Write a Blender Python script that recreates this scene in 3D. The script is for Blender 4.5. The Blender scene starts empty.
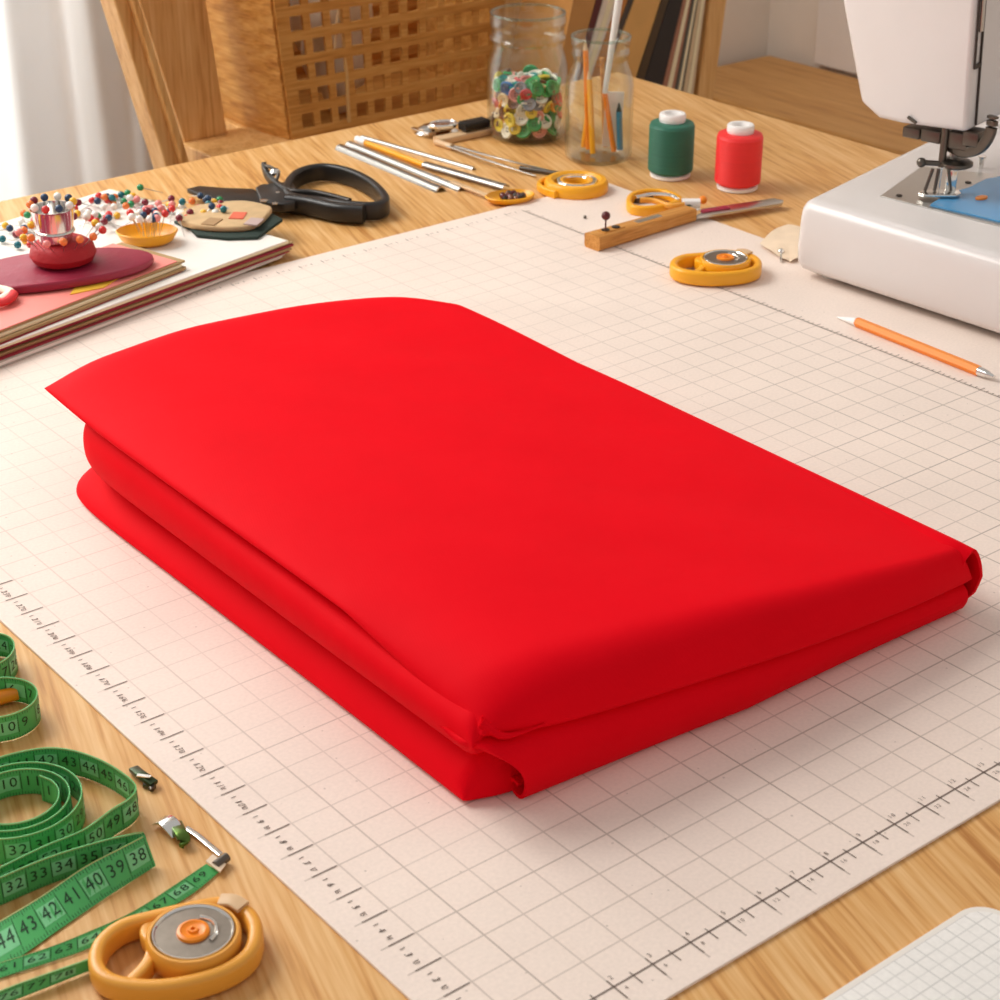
import bpy, bmesh, math, random
from mathutils import Vector, Matrix
random.seed(7)
S = bpy.context.scene
COL = S.collection
PI = math.pi
V = Vector

# ------------------------------------------------------------------ camera geometry (metres, table top z = 0)
FPX = 1837.0
PITCH = math.radians(27.222)
HEAD = math.radians(38.641)
CZ = 0.608
cp, sp = math.cos(PITCH), math.sin(PITCH)
ER = V((math.cos(HEAD), -math.sin(HEAD), 0))      # to the viewer's right, on the table
EF = V((math.sin(HEAD), math.cos(HEAD), 0))       # away from the viewer, on the table
FWD = EF * cp + V((0, 0, -sp))
UP = EF * sp + V((0, 0, cp))

def ray(u, v):
    return FWD + ER * ((u - 500) / FPX) + UP * (-(v - 500) / FPX)
def at(u, v, z=0.0):
    d = ray(u, v); t = (z - CZ) / d.z
    return V((d.x * t, d.y * t, z))
def at_x(u, v, x):
    d = ray(u, v); t = x / d.x
    return V((x, d.y * t, CZ + d.z * t))
def at_y(u, v, y):
    d = ray(u, v); t = y / d.y
    return V((d.x * t, y, CZ + d.z * t))

# ------------------------------------------------------------------ materials
def lin(h):
    h = h.lstrip('#')
    o = []
    for i in (0, 2, 4):
        c = int(h[i:i+2], 16) / 255
        o.append(c / 12.92 if c <= 0.04045 else ((c + 0.055) / 1.055) ** 2.4)
    return (o[0], o[1], o[2], 1)

def new_mat(name):
    m = bpy.data.materials.new(name); m.use_nodes = True
    nt = m.node_tree; b = nt.nodes['Principled BSDF']
    return m, nt, b

def N(nt, t, **k):
    n = nt.nodes.new(t)
    for a, val in k.items():
        setattr(n, a, val)
    return n

def mat(name, col, rough=0.5, metal=0.0, spec=0.5, var=0.0, vscale=30, bump=0.0, bscale=200, coat=0.0, stretch=None):
    m, nt, b = new_mat(name)
    c = lin(col)
    b.inputs['Base Color'].default_value = c
    b.inputs['Roughness'].default_value = rough
    b.inputs['Metallic'].default_value = metal
    b.inputs['Specular IOR Level'].default_value = spec
    b.inputs['Coat Weight'].default_value = coat
    tc = N(nt, 'ShaderNodeTexCoord')
    mp = N(nt, 'ShaderNodeMapping')
    nt.links.new(tc.outputs['Object'], mp.inputs['Vector'])
    if stretch: mp.inputs['Scale'].default_value = stretch
    n1 = N(nt, 'ShaderNodeTexNoise'); n1.inputs['Scale'].default_value = vscale; n1.inputs['Detail'].default_value = 4
    nt.links.new(mp.outputs[0], n1.inputs['Vector'])
    mx = N(nt, 'ShaderNodeMix', data_type='RGBA')
    d = max(var, 0.02)
    mx.inputs[6].default_value = tuple(x * (1 - d) for x in c[:3]) + (1,)
    mx.inputs[7].default_value = tuple(min(1, x * (1 + d)) for x in c[:3]) + (1,)
    nt.links.new(n1.outputs['Fac'], mx.inputs[0]); nt.links.new(mx.outputs[2], b.inputs['Base Color'])
    if bump > 0:
        n2 = N(nt, 'ShaderNodeTexNoise'); n2.inputs['Scale'].default_value = bscale; n2.inputs['Detail'].default_value = 3
        nt.links.new(mp.outputs[0], n2.inputs['Vector'])
        bp = N(nt, 'ShaderNodeBump'); bp.inputs['Strength'].default_value = bump; bp.inputs['Distance'].default_value = 0.002
        nt.links.new(n2.outputs['Fac'], bp.inputs['Height']); nt.links.new(bp.outputs[0], b.inputs['Normal'])
    return m

def wood(name, light, mid, dark, ang=0.0, axis='y', scale=1.0, rough=0.45, along=1.0):
    m, nt, b = new_mat(name)
    tc = N(nt, 'ShaderNodeTexCoord'); mp = N(nt, 'ShaderNodeMapping')
    mp.inputs['Rotation'].default_value = (0, 0, ang)
    mp2 = N(nt, 'ShaderNodeMapping')
    s = [70 * scale, 70 * scale, 70 * scale]; s['xyz'.index(axis)] = 2.2 * along * scale
    mp2.inputs['Scale'].default_value = s
    nt.links.new(tc.outputs['Object'], mp.inputs[0]); nt.links.new(mp.outputs[0], mp2.inputs[0])
    n1 = N(nt, 'ShaderNodeTexNoise'); n1.inputs['Scale'].default_value = 1.0; n1.inputs['Detail'].default_value = 6; n1.inputs['Roughness'].default_value = 0.65; n1.inputs['Distortion'].default_value = 0.4
    nt.links.new(mp2.outputs[0], n1.inputs['Vector'])
    mp3 = N(nt, 'ShaderNodeMapping'); s3 = [420 * scale] * 3; s3['xyz'.index(axis)] = 20 * scale
    mp3.inputs['Scale'].default_value = s3
    nt.links.new(mp.outputs[0], mp3.inputs[0])
    n2 = N(nt, 'ShaderNodeTexNoise'); n2.inputs['Scale'].default_value = 1.0; n2.inputs['Detail'].default_value = 3
    nt.links.new(mp3.outputs[0], n2.inputs['Vector'])
    ad = N(nt, 'ShaderNodeMath', operation='MULTIPLY_ADD'); ad.inputs[1].default_value = 0.5
    nt.links.new(n2.outputs['Fac'], ad.inputs[0])
    mu = N(nt, 'ShaderNodeMath', operation='MULTIPLY'); mu.inputs[1].default_value = 0.5
    nt.links.new(n1.outputs['Fac'], mu.inputs[0]); nt.links.new(mu.outputs[0], ad.inputs[2])
    cr = N(nt, 'ShaderNodeValToRGB')
    e = cr.color_ramp.elements
    e[0].position = 0.345; e[0].color = lin(dark); e[1].position = 0.625; e[1].color = lin(light)
    k = e.new(0.47); k.color = lin(mid)
    nt.links.new(ad.outputs[0], cr.inputs[0]); nt.links.new(cr.outputs[0], b.inputs['Base Color'])
    b.inputs['Roughness'].default_value = rough
    b.inputs['Specular IOR Level'].default_value = 0.35
    bp = N(nt, 'ShaderNodeBump'); bp.inputs['Strength'].default_value = 0.12; bp.inputs['Distance'].default_value = 0.001
    nt.links.new(ad.outputs[0], bp.inputs['Height']); nt.links.new(bp.outputs[0], b.inputs['Normal'])
    return m

def fabric_mat(name, col, dark, thread=900):
    m, nt, b = new_mat(name)
    tc = N(nt, 'ShaderNodeTexCoord')
    hs = []
    for r in (0.6, -0.97):
        mp = N(nt, 'ShaderNodeMapping'); mp.inputs['Rotation'].default_value = (0.5, 0.3, r)
        nt.links.new(tc.outputs['Object'], mp.inputs[0])
        w = N(nt, 'ShaderNodeTexWave'); w.inputs['Scale'].default_value = thread / 6.28 * 1.4; w.inputs['Distortion'].default_value = 1.5; w.inputs['Detail'].default_value = 1
        nt.links.new(mp.outputs[0], w.inputs['Vector']); hs.append(w)
    ad = N(nt, 'ShaderNodeMath', operation='ADD')
    nt.links.new(hs[0].outputs['Fac'], ad.inputs[0]); nt.links.new(hs[1].outputs['Fac'], ad.inputs[1])
    bp = N(nt, 'ShaderNodeBump'); bp.inputs['Strength'].default_value = 0.06; bp.inputs['Distance'].default_value = 0.0003
    nt.links.new(ad.outputs[0], bp.inputs['Height'])
    nz = N(nt, 'ShaderNodeTexNoise'); nz.inputs['Scale'].default_value = 16; nz.inputs['Detail'].default_value = 4
    nt.links.new(tc.outputs['Object'], nz.inputs['Vector'])
    bp2 = N(nt, 'ShaderNodeBump'); bp2.inputs['Strength'].default_value = 0.12; bp2.inputs['Distance'].default_value = 0.01
    nt.links.new(nz.outputs['Fac'], bp2.inputs['Height']); nt.links.new(bp.outputs[0], bp2.inputs['Normal'])
    nt.links.new(bp2.outputs[0], b.inputs['Normal'])
    mx = N(nt, 'ShaderNodeMix', data_type='RGBA')
    mx.inputs[6].default_value = lin(dark); mx.inputs[7].default_value = lin(col)
    nt.links.new(nz.outputs['Fac'], mx.inputs[0]); nt.links.new(mx.outputs[2], b.inputs['Base Color'])
    b.inputs['Roughness'].default_value = 0.68
    b.inputs['Specular IOR Level'].default_value = 0.06
    b.inputs['Sheen Weight'].default_value = 0.0
    b.inputs['Sheen Roughness'].default_value = 0.4
    b.inputs['Sheen Tint'].default_value = (1, 0.25, 0.25, 1)
    return m

def grid_mat(name, base, line, x0, y0, sx, sy, w, alpha, speck=True, bounds=None):
    m, nt, b = new_mat(name)
    tc = N(nt, 'ShaderNodeTexCoord'); sx_ = N(nt, 'ShaderNodeSeparateXYZ')
    nt.links.new(tc.outputs['Object'], sx_.inputs[0])
    masks = []
    for out, o, s in (('X', x0, sx), ('Y', y0, sy)):
        a = N(nt, 'ShaderNodeMath', operation='SUBTRACT'); a.inputs[1].default_value = o - 50 * s
        nt.links.new(sx_.outputs[out], a.inputs[0])
        p = N(nt, 'ShaderNodeMath', operation='PINGPONG'); p.inputs[1].default_value = s / 2
        nt.links.new(a.outputs[0], p.inputs[0])
        r = N(nt, 'ShaderNodeMapRange'); r.inputs[1].default_value = w * 0.5; r.inputs[2].default_value = w * 1.1
        r.inputs[3].default_value = 1; r.inputs[4].default_value = 0
        nt.links.new(p.outputs[0], r.inputs[0])
        # every line has its own ink density
        d = N(nt, 'ShaderNodeMath', operation='DIVIDE'); d.inputs[1].default_value = s
        nt.links.new(a.outputs[0], d.inputs[0])
        rd = N(nt, 'ShaderNodeMath', operation='ROUND'); nt.links.new(d.outputs[0], rd.inputs[0])
        wn = N(nt, 'ShaderNodeTexWhiteNoise', noise_dimensions='1D'); nt.links.new(rd.outputs[0], wn.inputs['W'])
        al = N(nt, 'ShaderNodeMapRange'); al.inputs[3].default_value = alpha * 0.4; al.inputs[4].default_value = alpha
        nt.links.new(wn.outputs['Value'], al.inputs[0])
        mu = N(nt, 'ShaderNodeMath', operation='MULTIPLY'); nt.links.new(r.outputs[0], mu.inputs[0]); nt.links.new(al.outputs[0], mu.inputs[1])
        masks.append(mu)
    mxm = N(nt, 'ShaderNodeMath', operation='MAXIMUM')
    nt.links.new(masks[0].outputs[0], mxm.inputs[0]); nt.links.new(masks[1].outputs[0], mxm.inputs[1])
    if bounds:
        # the grid lines get fainter towards the far left of the sheet
        fy = N(nt, 'ShaderNodeMath', operation='MULTIPLY_ADD'); fy.inputs[1].default_value = -0.5
        nt.links.new(sx_.outputs['X'], fy.inputs[0]); nt.links.new(sx_.outputs['Y'], fy.inputs[2])
        fr = N(nt, 'ShaderNodeMapRange', interpolation_type='SMOOTHSTEP'); fr.inputs[1].default_value = .15; fr.inputs[2].default_value = .75; fr.inputs[3].default_value = 1; fr.inputs[4].default_value = .42
        nt.links.new(fy.outputs[0], fr.inputs[0])
        fm = N(nt, 'ShaderNodeMath', operation='MULTIPLY'); nt.links.new(mxm.outputs[0], fm.inputs[0]); nt.links.new(fr.outputs[0], fm.inputs[1]); mxm = fm
        for out, lo, hi in (('X', bounds[0], bounds[1]), ('Y', bounds[2], bounds[3])):
            for op, val in (('GREATER_THAN', lo), ('LESS_THAN', hi)):
                g_ = N(nt, 'ShaderNodeMath', operation=op); g_.inputs[1].default_value = val; nt.links.new(sx_.outputs[out], g_.inputs[0])
                k_ = N(nt, 'ShaderNodeMath', operation='MULTIPLY'); nt.links.new(mxm.outputs[0], k_.inputs[0]); nt.links.new(g_.outputs[0], k_.inputs[1]); mxm = k_
    nz = N(nt, 'ShaderNodeTexNoise'); nz.inputs['Scale'].default_value = 420; nz.inputs['Detail'].default_value = 3
    nt.links.new(tc.outputs['Object'], nz.inputs['Vector'])
    nz2 = N(nt, 'ShaderNodeTexNoise'); nz2.inputs['Scale'].default_value = 9; nz2.inputs['Detail'].default_value = 2
    nt.links.new(tc.outputs['Object'], nz2.inputs['Vector'])
    mxa = N(nt, 'ShaderNodeMath', operation='ADD'); nt.links.new(nz.outputs['Fac'], mxa.inputs[0]); nt.links.new(nz2.outputs['Fac'], mxa.inputs[1])
    r2 = N(nt, 'ShaderNodeMapRange'); r2.inputs[1].default_value = 0.7; r2.inputs[2].default_value = 1.3
    nt.links.new(mxa.outputs[0], r2.inputs[0])
    c = lin(base)
    m0 = N(nt, 'ShaderNodeMix', data_type='RGBA')
    m0.inputs[6].default_value = tuple(x * 0.94 for x in c[:3]) + (1,); m0.inputs[7].default_value = tuple(min(1, x * 1.05) for x in c[:3]) + (1,)
    nt.links.new(r2.outputs[0], m0.inputs[0])
    src = m0.outputs[2]
    if speck:
        vo = N(nt, 'ShaderNodeTexVoronoi'); vo.inputs['Scale'].default_value = 75
        nt.links.new(tc.outputs['Object'], vo.inputs['Vector'])
        lt = N(nt, 'ShaderNodeMath', operation='LESS_THAN'); lt.inputs[1].default_value = 0.055
        nt.links.new(vo.outputs['Distance'], lt.inputs[0])
        k = N(nt, 'ShaderNodeMath', operation='MULTIPLY'); k.inputs[1].default_value = 0.3; nt.links.new(lt.outputs[0], k.inputs[0])
        m1 = N(nt, 'ShaderNodeMix', data_type='RGBA'); m1.inputs[7].default_value = lin(line)
        nt.links.new(k.outputs[0], m1.inputs[0]); nt.links.new(src, m1.inputs[6]); src = m1.outputs[2]
    m2 = N(nt, 'ShaderNodeMix', data_type='RGBA'); m2.inputs[7].default_value = lin(line)
    nt.links.new(mxm.outputs[0], m2.inputs[0]); nt.links.new(src, m2.inputs[6])
    nt.links.new(m2.outputs[2], b.inputs['Base Color'])
    b.inputs['Roughness'].default_value = 0.55
    b.inputs['Specular IOR Level'].default_value = 0.3
    return m

def glass_mat(name, tint, boost=1.0):
    m = bpy.data.materials.new(name); m.use_nodes = True
    nt = m.node_tree; nt.nodes.clear()
    o = N(nt, 'ShaderNodeOutputMaterial'); mx = N(nt, 'ShaderNodeMixShader')
    t = N(nt, 'ShaderNodeBsdfTransparent'); t.inputs[0].default_value = lin(tint)
    g = N(nt, 'ShaderNodeBsdfGlossy'); g.inputs['Roughness'].default_value = 0.04
    lw = N(nt, 'ShaderNodeLayerWeight'); lw.inputs[0].default_value = 0.5
    pw = N(nt, 'ShaderNodeMath', operation='POWER'); pw.inputs[1].default_value = 2.4
    nt.links.new(lw.outputs['Facing'], pw.inputs[0])
    mu = N(nt, 'ShaderNodeMath', operation='MULTIPLY_ADD'); mu.inputs[1].default_value = 0.75 * boost; mu.inputs[2].default_value = 0.035; mu.use_clamp = True
    nt.links.new(pw.outputs[0], mu.inputs[0])
    nt.links.new(mu.outputs[0], mx.inputs[0]); nt.links.new(t.outputs[0], mx.inputs[1]); nt.links.new(g.outputs[0], mx.inputs[2])
    nt.links.new(mx.outputs[0], o.inputs[0])
    return m

M = {}
M['red'] = fabric_mat('red_cotton', '#ee0018', '#e20014')
M['table'] = wood('table_oak', '#e4b87f', '#d59f5e', '#b4783b', ang=math.radians(17), axis='y', scale=0.75)
M['pine'] = wood('pine', '#e9bd80', '#dca867', '#bf8444', axis='z', scale=0.6)
M['bench'] = wood('bench_wood', '#e0ac68', '#d09652', '#b27a40', axis='y', scale=0.5)
M['handle_wood'] = wood('handle_wood', '#d69a52', '#c58439', '#a76a2c', axis='x', scale=1.5)
M['floor'] = wood('floor_wood', '#c79a63', '#b98a55', '#9c6f40', axis='x', scale=0.4)
M['wicker'] = wood('wicker', '#dba55c', '#c98c42', '#a86a2b', axis='x', scale=0.9, rough=0.55)
M['wicker_side'] = wood('wicker_side', '#dba55c', '#c98c42', '#a86a2b', axis='y', scale=0.9, rough=0.55)
M['wall'] = mat('wall_paint', '#f2e7da', 0.8, bump=0.05)
M['panel'] = mat('panel_paint', '#f4ece5', 0.7)
M['mat'] = grid_mat('cutting_mat', '#efded2', '#6d5444', 0.4377, 0.4923, 0.0253, 0.0226, 0.00066, 0.62, bounds=(.391, 1.168, .4785, 1.4245))
M['ink'] = mat('mat_ink', '#85756b', 0.7)
M['paper_grid'] = grid_mat('notebook_grid', '#f5f1ec', '#a9a7a3', 0.0, 0.0, 0.0076, 0.0076, 0.0005, 0.6, speck=False)
M['paper'] = mat('paper', '#ece5dd', 0.7)
M['cream_paper'] = mat('cream_paper', '#efe2bd', 0.7, var=0.1)
M['brown_paper'] = mat('brown_paper', '#a98a5c', 0.7, var=0.3, vscale=8, stretch=(1, 1, 60))
M['grey_paper'] = mat('grey_paper', '#b9b2a6', 0.7, var=0.2, stretch=(1, 1, 80))
M['salmon'] = mat('salmon_cover', '#f08d82', 0.5)
M['wine_paper'] = mat('wine_paper', '#9d2334', 0.6, var=0.35, stretch=(1, 1, 80))
M['yellow_paper'] = mat('yellow_paper', '#f7c63c', 0.55)
M['wine'] = mat('wine_leather', '#96203c', 0.45, var=0.15, bump=0.3, bscale=120)
M['cushion'] = mat('cushion_red', '#b0121e', 0.6, var=0.2, bump=0.3, bscale=300)
M['chrome'] = mat('chrome', '#e8e6e2', 0.12, metal=1)
M['steel'] = mat('steel', '#c9c6c1', 0.28, metal=1)
M['strip'] = mat('strip_metal', '#b4b0ab', 0.2, metal=1)
M['dark_steel'] = mat('dark_steel', '#6b645c', 0.35, metal=1)
M['black'] = mat('black_plastic', '#1d1b1a', 0.38, spec=0.5)
M['black_steel'] = mat('black_steel', '#3a3735', 0.35, metal=0.6)
M['white'] = mat('white_plastic', '#f3efec', 0.28, spec=0.5)
M['machine'] = mat('machine_enamel', '#dfd9d6', 0.25, spec=0.5)
M['offwhite'] = mat('offwhite_plastic', '#e3e0da', 0.35)
M['yellow'] = mat('yellow_plastic', '#f5ab1c', 0.32, spec=0.5)
M['amber'] = mat('amber_plastic', '#e8a23a', 0.35, spec=0.5)
M['orange'] = mat('orange_paint', '#f58a12', 0.35)
M['tan'] = mat('tan_plastic', '#d8b48a', 0.4)
M['lens'] = mat('brown_lens', '#7a4520', 0.15, coat=0.6)
M['green_tape'] = mat('green_tape', '#4fb463', 0.42, var=0.12, vscale=60)
M['tape_ink'] = mat('tape_ink', '#123d1e', 0.5)
M['tape_edge'] = mat('tape_edge_ink', '#b9c07a', 0.5)
M['tape_light'] = mat('tape_light_square', '#7fd093', 0.45)
M['green_thread'] = mat('green_thread', '#256a55', 0.5, var=0.25, vscale=3, stretch=(1, 1, 260))
M['red_thread'] = mat('red_thread', '#f22b2c', 0.5, var=0.2, vscale=3, stretch=(1, 1, 260))
M['blue'] = mat('blue_plate', '#4f97c9', 0.25, spec=0.6, var=0.08)
M['dark'] = mat('dark_slot', '#2c2018', 0.5)
M['dkred'] = mat('dark_red_bead', '#5c1518', 0.3)
M['beige_cloth'] = mat('beige_cloth', '#c9a87c', 0.8, var=0.25, vscale=60, bump=0.3)
M['dkgreen_cloth'] = mat('dark_green_cloth', '#22342c', 0.8, bump=0.2)
M['bag'] = mat('white_cotton', '#f6ead6', 0.8, var=0.1, bump=0.3, bscale=40)
M['glass'] = glass_mat('clear_glass', '#fcfefd', 0.9)
M['glass_base'] = glass_mat('thick_glass', '#e8f0ec', 0.9)
M['tissue'] = mat('tissue_paper', '#f0d9bd', 0.6, var=0.12, vscale=60)

# curtain: thin white cloth that lets the daylight through
_m = bpy.data.materials.new('sheer_cloth'); _m.use_nodes = True
_nt = _m.node_tree; _nt.nodes.clear()
_o = N(_nt, 'ShaderNodeOutputMaterial'); _a = N(_nt, 'ShaderNodeMixShader'); _a.inputs[0].default_value = 0.55
_d = N(_nt, 'ShaderNodeBsdfDiffuse'); _d.inputs[0].default_value = (0.86, 0.86, 0.87, 1)
_t = N(_nt, 'ShaderNodeBsdfTranslucent'); _t.inputs[0].default_value = (0.9, 0.9, 0.91, 1)
_nt.links.new(_d.outputs[0], _a.inputs[1]); _nt.links.new(_t.outputs[0], _a.inputs[2]); _nt.links.new(_a.outputs[0], _o.inputs[0])
M['curtain'] = _m

# ------------------------------------------------------------------ mesh helpers
def obj(name, bm, m, parent=None, smooth=True, bevel=0.0, ang=40):
    me = bpy.data.meshes.new(name)
    bmesh.ops.remove_doubles(bm, verts=bm.verts, dist=1e-6)
    bmesh.ops.recalc_face_normals(bm, faces=bm.faces)
    if bevel > 0:
        ed = [e for e in bm.edges if len(e.link_faces) == 2 and e.calc_face_angle(0) > math.radians(35)]
        bmesh.ops.bevel(bm, geom=ed, offset=bevel, segments=3, profile=0.5, affect='EDGES', clamp_overlap=True)
    bm.to_mesh(me); bm.free()
    mats = m if isinstance(m, (list, tuple)) else [m]
    for x in mats: me.materials.append(x)
    if smooth:
        me.shade_smooth()
        me.set_sharp_from_angle(angle=math.radians(ang))
    o = bpy.data.objects.new(name, me); COL.objects.link(o)
    if parent:
        o.parent = parent
        o.matrix_parent_inverse = parent.matrix_basis.inverted()
    return o

def tag(o, label, cat, group=None, kind=None):
    o['label'] = label; o['category'] = cat
    if group: o['group'] = group
    if kind: o['kind'] = kind
    return o

def thing(name, label, cat, loc=(0, 0, 0), group=None):
    o = bpy.data.objects.new(name, None); COL.objects.link(o); o.location = loc
    o.empty_display_size = 0.02
    return tag(o, label, cat, group)

def struct(name, bm, m, label=None, **k):
    o = obj(name, bm, m, **k); o['kind'] = 'structure'
    return o

def add_box(bm, c, s, rz=0.0, mi=0):
    r = bmesh.ops.create_cube(bm, size=1)
    mt = Matrix.Translation(c) @ Matrix.Rotation(rz, 4, 'Z') @ Matrix.Diagonal((s[0], s[1], s[2], 1))
    bmesh.ops.transform(bm, matrix=mt, verts=r['verts'])
    for v in r['verts']:
        for f in v.link_faces: f.material_index = mi

def box(x0, x1, y0, y1, z0, z1):
    bm = bmesh.new()
    add_box(bm, ((x0+x1)/2, (y0+y1)/2, (z0+z1)/2), (x1-x0, y1-y0, z1-z0))
    return bm

def add_prism(bm, bottom, top, mi=0):
    b = [bm.verts.new(p) for p in bottom]; t = [bm.verts.new(p) for p in top]
    n = len(b)
    fs = [bm.faces.new(b[::-1]), bm.faces.new(t)]
    for i in range(n):
        fs.append(bm.faces.new((b[i], b[(i+1) % n], t[(i+1) % n], t[i])))
    for f in fs: f.material_index = mi

def prism(pts, off):
    bm = bmesh.new(); off = V(off)
    add_prism(bm, [V(p) for p in pts], [V(p) + off for p in pts])
    return bm

def add_lathe(bm, prof, c=(0, 0, 0), seg=48, mi=0, sx=1, sy=1, rot=None):
    rows = []
    for r, z in prof:
        if r < 1e-6:
            p = V((0, 0, z)); p = (rot @ p if rot else p) + V(c)
            rows.append([bm.verts.new(p)])
        else:
            row = []
            for i in range(seg):
                a = 2*PI*i/seg
                p = V((r*sx*math.cos(a), r*sy*math.sin(a), z)); p = (rot @ p if rot else p) + V(c)
                row.append(bm.verts.new(p))
            rows.append(row)
    for a, b in zip(rows, rows[1:]):
        for i in range(seg):
            j = (i+1) % seg
            if len(a) == 1 and len(b) == 1: continue
            if len(a) == 1: f = bm.faces.new((a[0], b[j], b[i]))
            elif len(b) == 1: f = bm.faces.new((a[i], a[j], b[0]))
            else: f = bm.faces.new((a[i], a[j], b[j], b[i]))
            f.material_index = mi

def catmull(pts, n, closed=False):
    pts = [V(p) for p in pts]; out = []
    m = len(pts)
    segs = m if closed else m - 1
    for i in range(segs):
        if closed: p0, p1, p2, p3 = pts[(i-1) % m], pts[i], pts[(i+1) % m], pts[(i+2) % m]
        else:
            p1, p2 = pts[i], pts[i+1]
            p0 = pts[i-1] if i > 0 else p1*2 - p2
            p3 = pts[i+2] if i+2 < m else p2*2 - p1
        for k in range(n):
            t = k/n
            out.append(0.5*((2*p1) + (p2-p0)*t + (2*p0-5*p1+4*p2-p3)*t*t + (3*p1-p0-3*p2+p3)*t**3))
    if not closed: out.append(pts[-1].copy())
    return out

def add_sweep(bm, path, prof, closed=False, up=V((0, 0, 1)), mi=0, scale=None):
    """prof: list of (side, up) offsets"""
    n = len(path); rings = []
    for i, p in enumerate(path):
        a = path[(i-1) % n] if (closed or i > 0) else path[i]
        b = path[(i+1) % n] if (closed or i < n-1) else path[i]
        t = (b - a).normalized()
        side = t.cross(up)
        if side.length < 1e-5: side = t.cross(V((0, 1, 0.01)))
        side.normalize(); u2 = side.cross(t).normalized()
        s = scale(i/(n-1)) if scale else 1
        rings.append([bm.verts.new(p + side*x*s + u2*y*s) for x, y in prof])
    m = len(prof)
    for i in range(n if closed else n-1):
        A, B = rings[i], rings[(i+1) % n]
        for k in range(m):
            bm.faces.new((A[k], A[(k+1) % m], B[(k+1) % m], B[k])).material_index = mi
    if not closed:
        bm.faces.new(rings[0][::-1]).material_index = mi; bm.faces.new(rings[-1]).material_index = mi

def circ(r, n=10, ry=None):
    ry = ry or r
    return [(r*math.cos(2*PI*i/n), ry*math.sin(2*PI*i/n)) for i in range(n)]
def rrect(w, h, r, n=3):
    out = []
    for cx, cy, a0 in ((w/2-r, h/2-r, 0), (-w/2+r, h/2-r, 90), (-w/2+r, -h/2+r, 180), (w/2-r, -h/2+r, 270)):
        for k in range(n+1):
            a = math.radians(a0 + 90*k/n)
            out.append((cx + r*math.cos(a), cy + r*math.sin(a)))
    return out

def add_tube(bm, a, b, r0, r1=None, n=12, mi=0):
    r1 = r0 if r1 is None else r1
    a, b = V(a), V(b)
    d = (b-a); q = d.to_track_quat('Z', 'Y').to_matrix()
    add_lathe(bm, [(0, 0), (r0, 0), (r1, d.length), (0, d.length)], a, n, mi, rot=q)

def add_ball(bm, c, r, seg=12, mi=0, sz=1):
    pr = [(r*math.sin(PI*i/8), -r*sz*math.cos(PI*i/8)) for i in range(9)]
    pr[0] = (0, -r*sz); pr[-1] = (0, r*sz)
    add_lathe(bm, pr, c, seg, mi)

def tube(a, b, r0, r1=None, n=12):
    bm = bmesh.new(); add_tube(bm, a, b, r0, r1, n); return bm
def lathe(prof, c=(0, 0, 0), seg=48, **k):
    bm = bmesh.new(); add_lathe(bm, prof, c, seg, **k); return bm
def sweep(path, prof, **k):
    bm = bmesh.new(); add_sweep(bm, path, prof, **k); return bm

# glyphs from the built-in font, as flat meshes
_gl = {}
def glyph(ch):
    if ch not in _gl:
        cu = bpy.data.curves.new('g', 'FONT'); cu.body = ch; cu.size = 1; cu.resolution_u = 2
        o = bpy.data.objects.new('g', cu); COL.objects.link(o)
        bpy.context.view_layer.update()
        me = bpy.data.meshes.new_from_object(o.evaluated_get(bpy.context.evaluated_depsgraph_get()))
        vs = [(v.co.x, v.co.y) for v in me.vertices]; fs = [tuple(p.vertices) for p in me.polygons]
        bpy.data.objects.remove(o); bpy.data.meshes.remove(me); bpy.data.curves.remove(cu)
        _gl[ch] = (vs, fs)
    return _gl[ch]
def add_text(bm, s, size, fmap, ox=0, oy=0, adv=0.62, mi=0):
    x = ox
    for ch in s:
        vs, fs = glyph(ch)
        bv = [bm.verts.new(fmap(x + a*size, oy + b*size)) for a, b in vs]
        for f in fs:
            try: bm.faces.new([bv[i] for i in f]).material_index = mi
            except ValueError: pass
        x += adv*size

# ================================================================== SETTING
FZ = -0.74
struct('floor', box(-1.3, 3.2, -1.2, 3.0, FZ-0.02, FZ), M['floor'], smooth=False)
WY = 2.62; WX = 2.80
bm = bmesh.new()
# back wall with the window opening behind the curtain
wx0, wx1, wz0, wz1 = 0.20, 1.13, -0.35, 1.45
for x0, x1, z0, z1 in ((-1.3, wx0, FZ, 1.9), (wx1, WX, FZ, 1.9), (wx0, wx1, FZ, wz0), (wx0, wx1, wz1, 1.9)):
    add_box(bm, ((x0+x1)/2, WY+0.05, (z0+z1)/2), (x1-x0, 0.1, z1-z0))
struct('wall_back', bm, M['wall'], smooth=False)
struct('wall_right', box(WX, WX+0.1, -1.2, WY+0.1, FZ, 1.9), M['wall'], smooth=False)
# window frame and pane
bm = bmesh.new()
for x0, x1, z0, z1 in ((wx0, wx0+.05, wz0, wz1), (wx1-.05, wx1, wz0, wz1), (wx0, wx1, wz0, wz0+.05), (wx0, wx1, wz1-.05, wz1), ((wx0+wx1)/2-.03, (wx0+wx1)/2+.03, wz0, wz1)):
    add_box(bm, ((x0+x1)/2, WY+.06, (z0+z1)/2), (x1-x0, .05, z1-z0))
w1 = struct('window_1', bm, M['white'], smooth=False)
obj('pane', box(wx0+.05, wx1-.05, WY+.058, WY+.062, wz0+.05, wz1-.05), M['glass'], w1, smooth=False)
# flat panel edge on the right wall
pA = at_x(815, 40, WX-.02)
struct('trim_1', box(WX-.02, WX-.001, 0.6, pA.y, -0.298, 1.7), M['panel'], smooth=False, bevel=.004)

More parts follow.
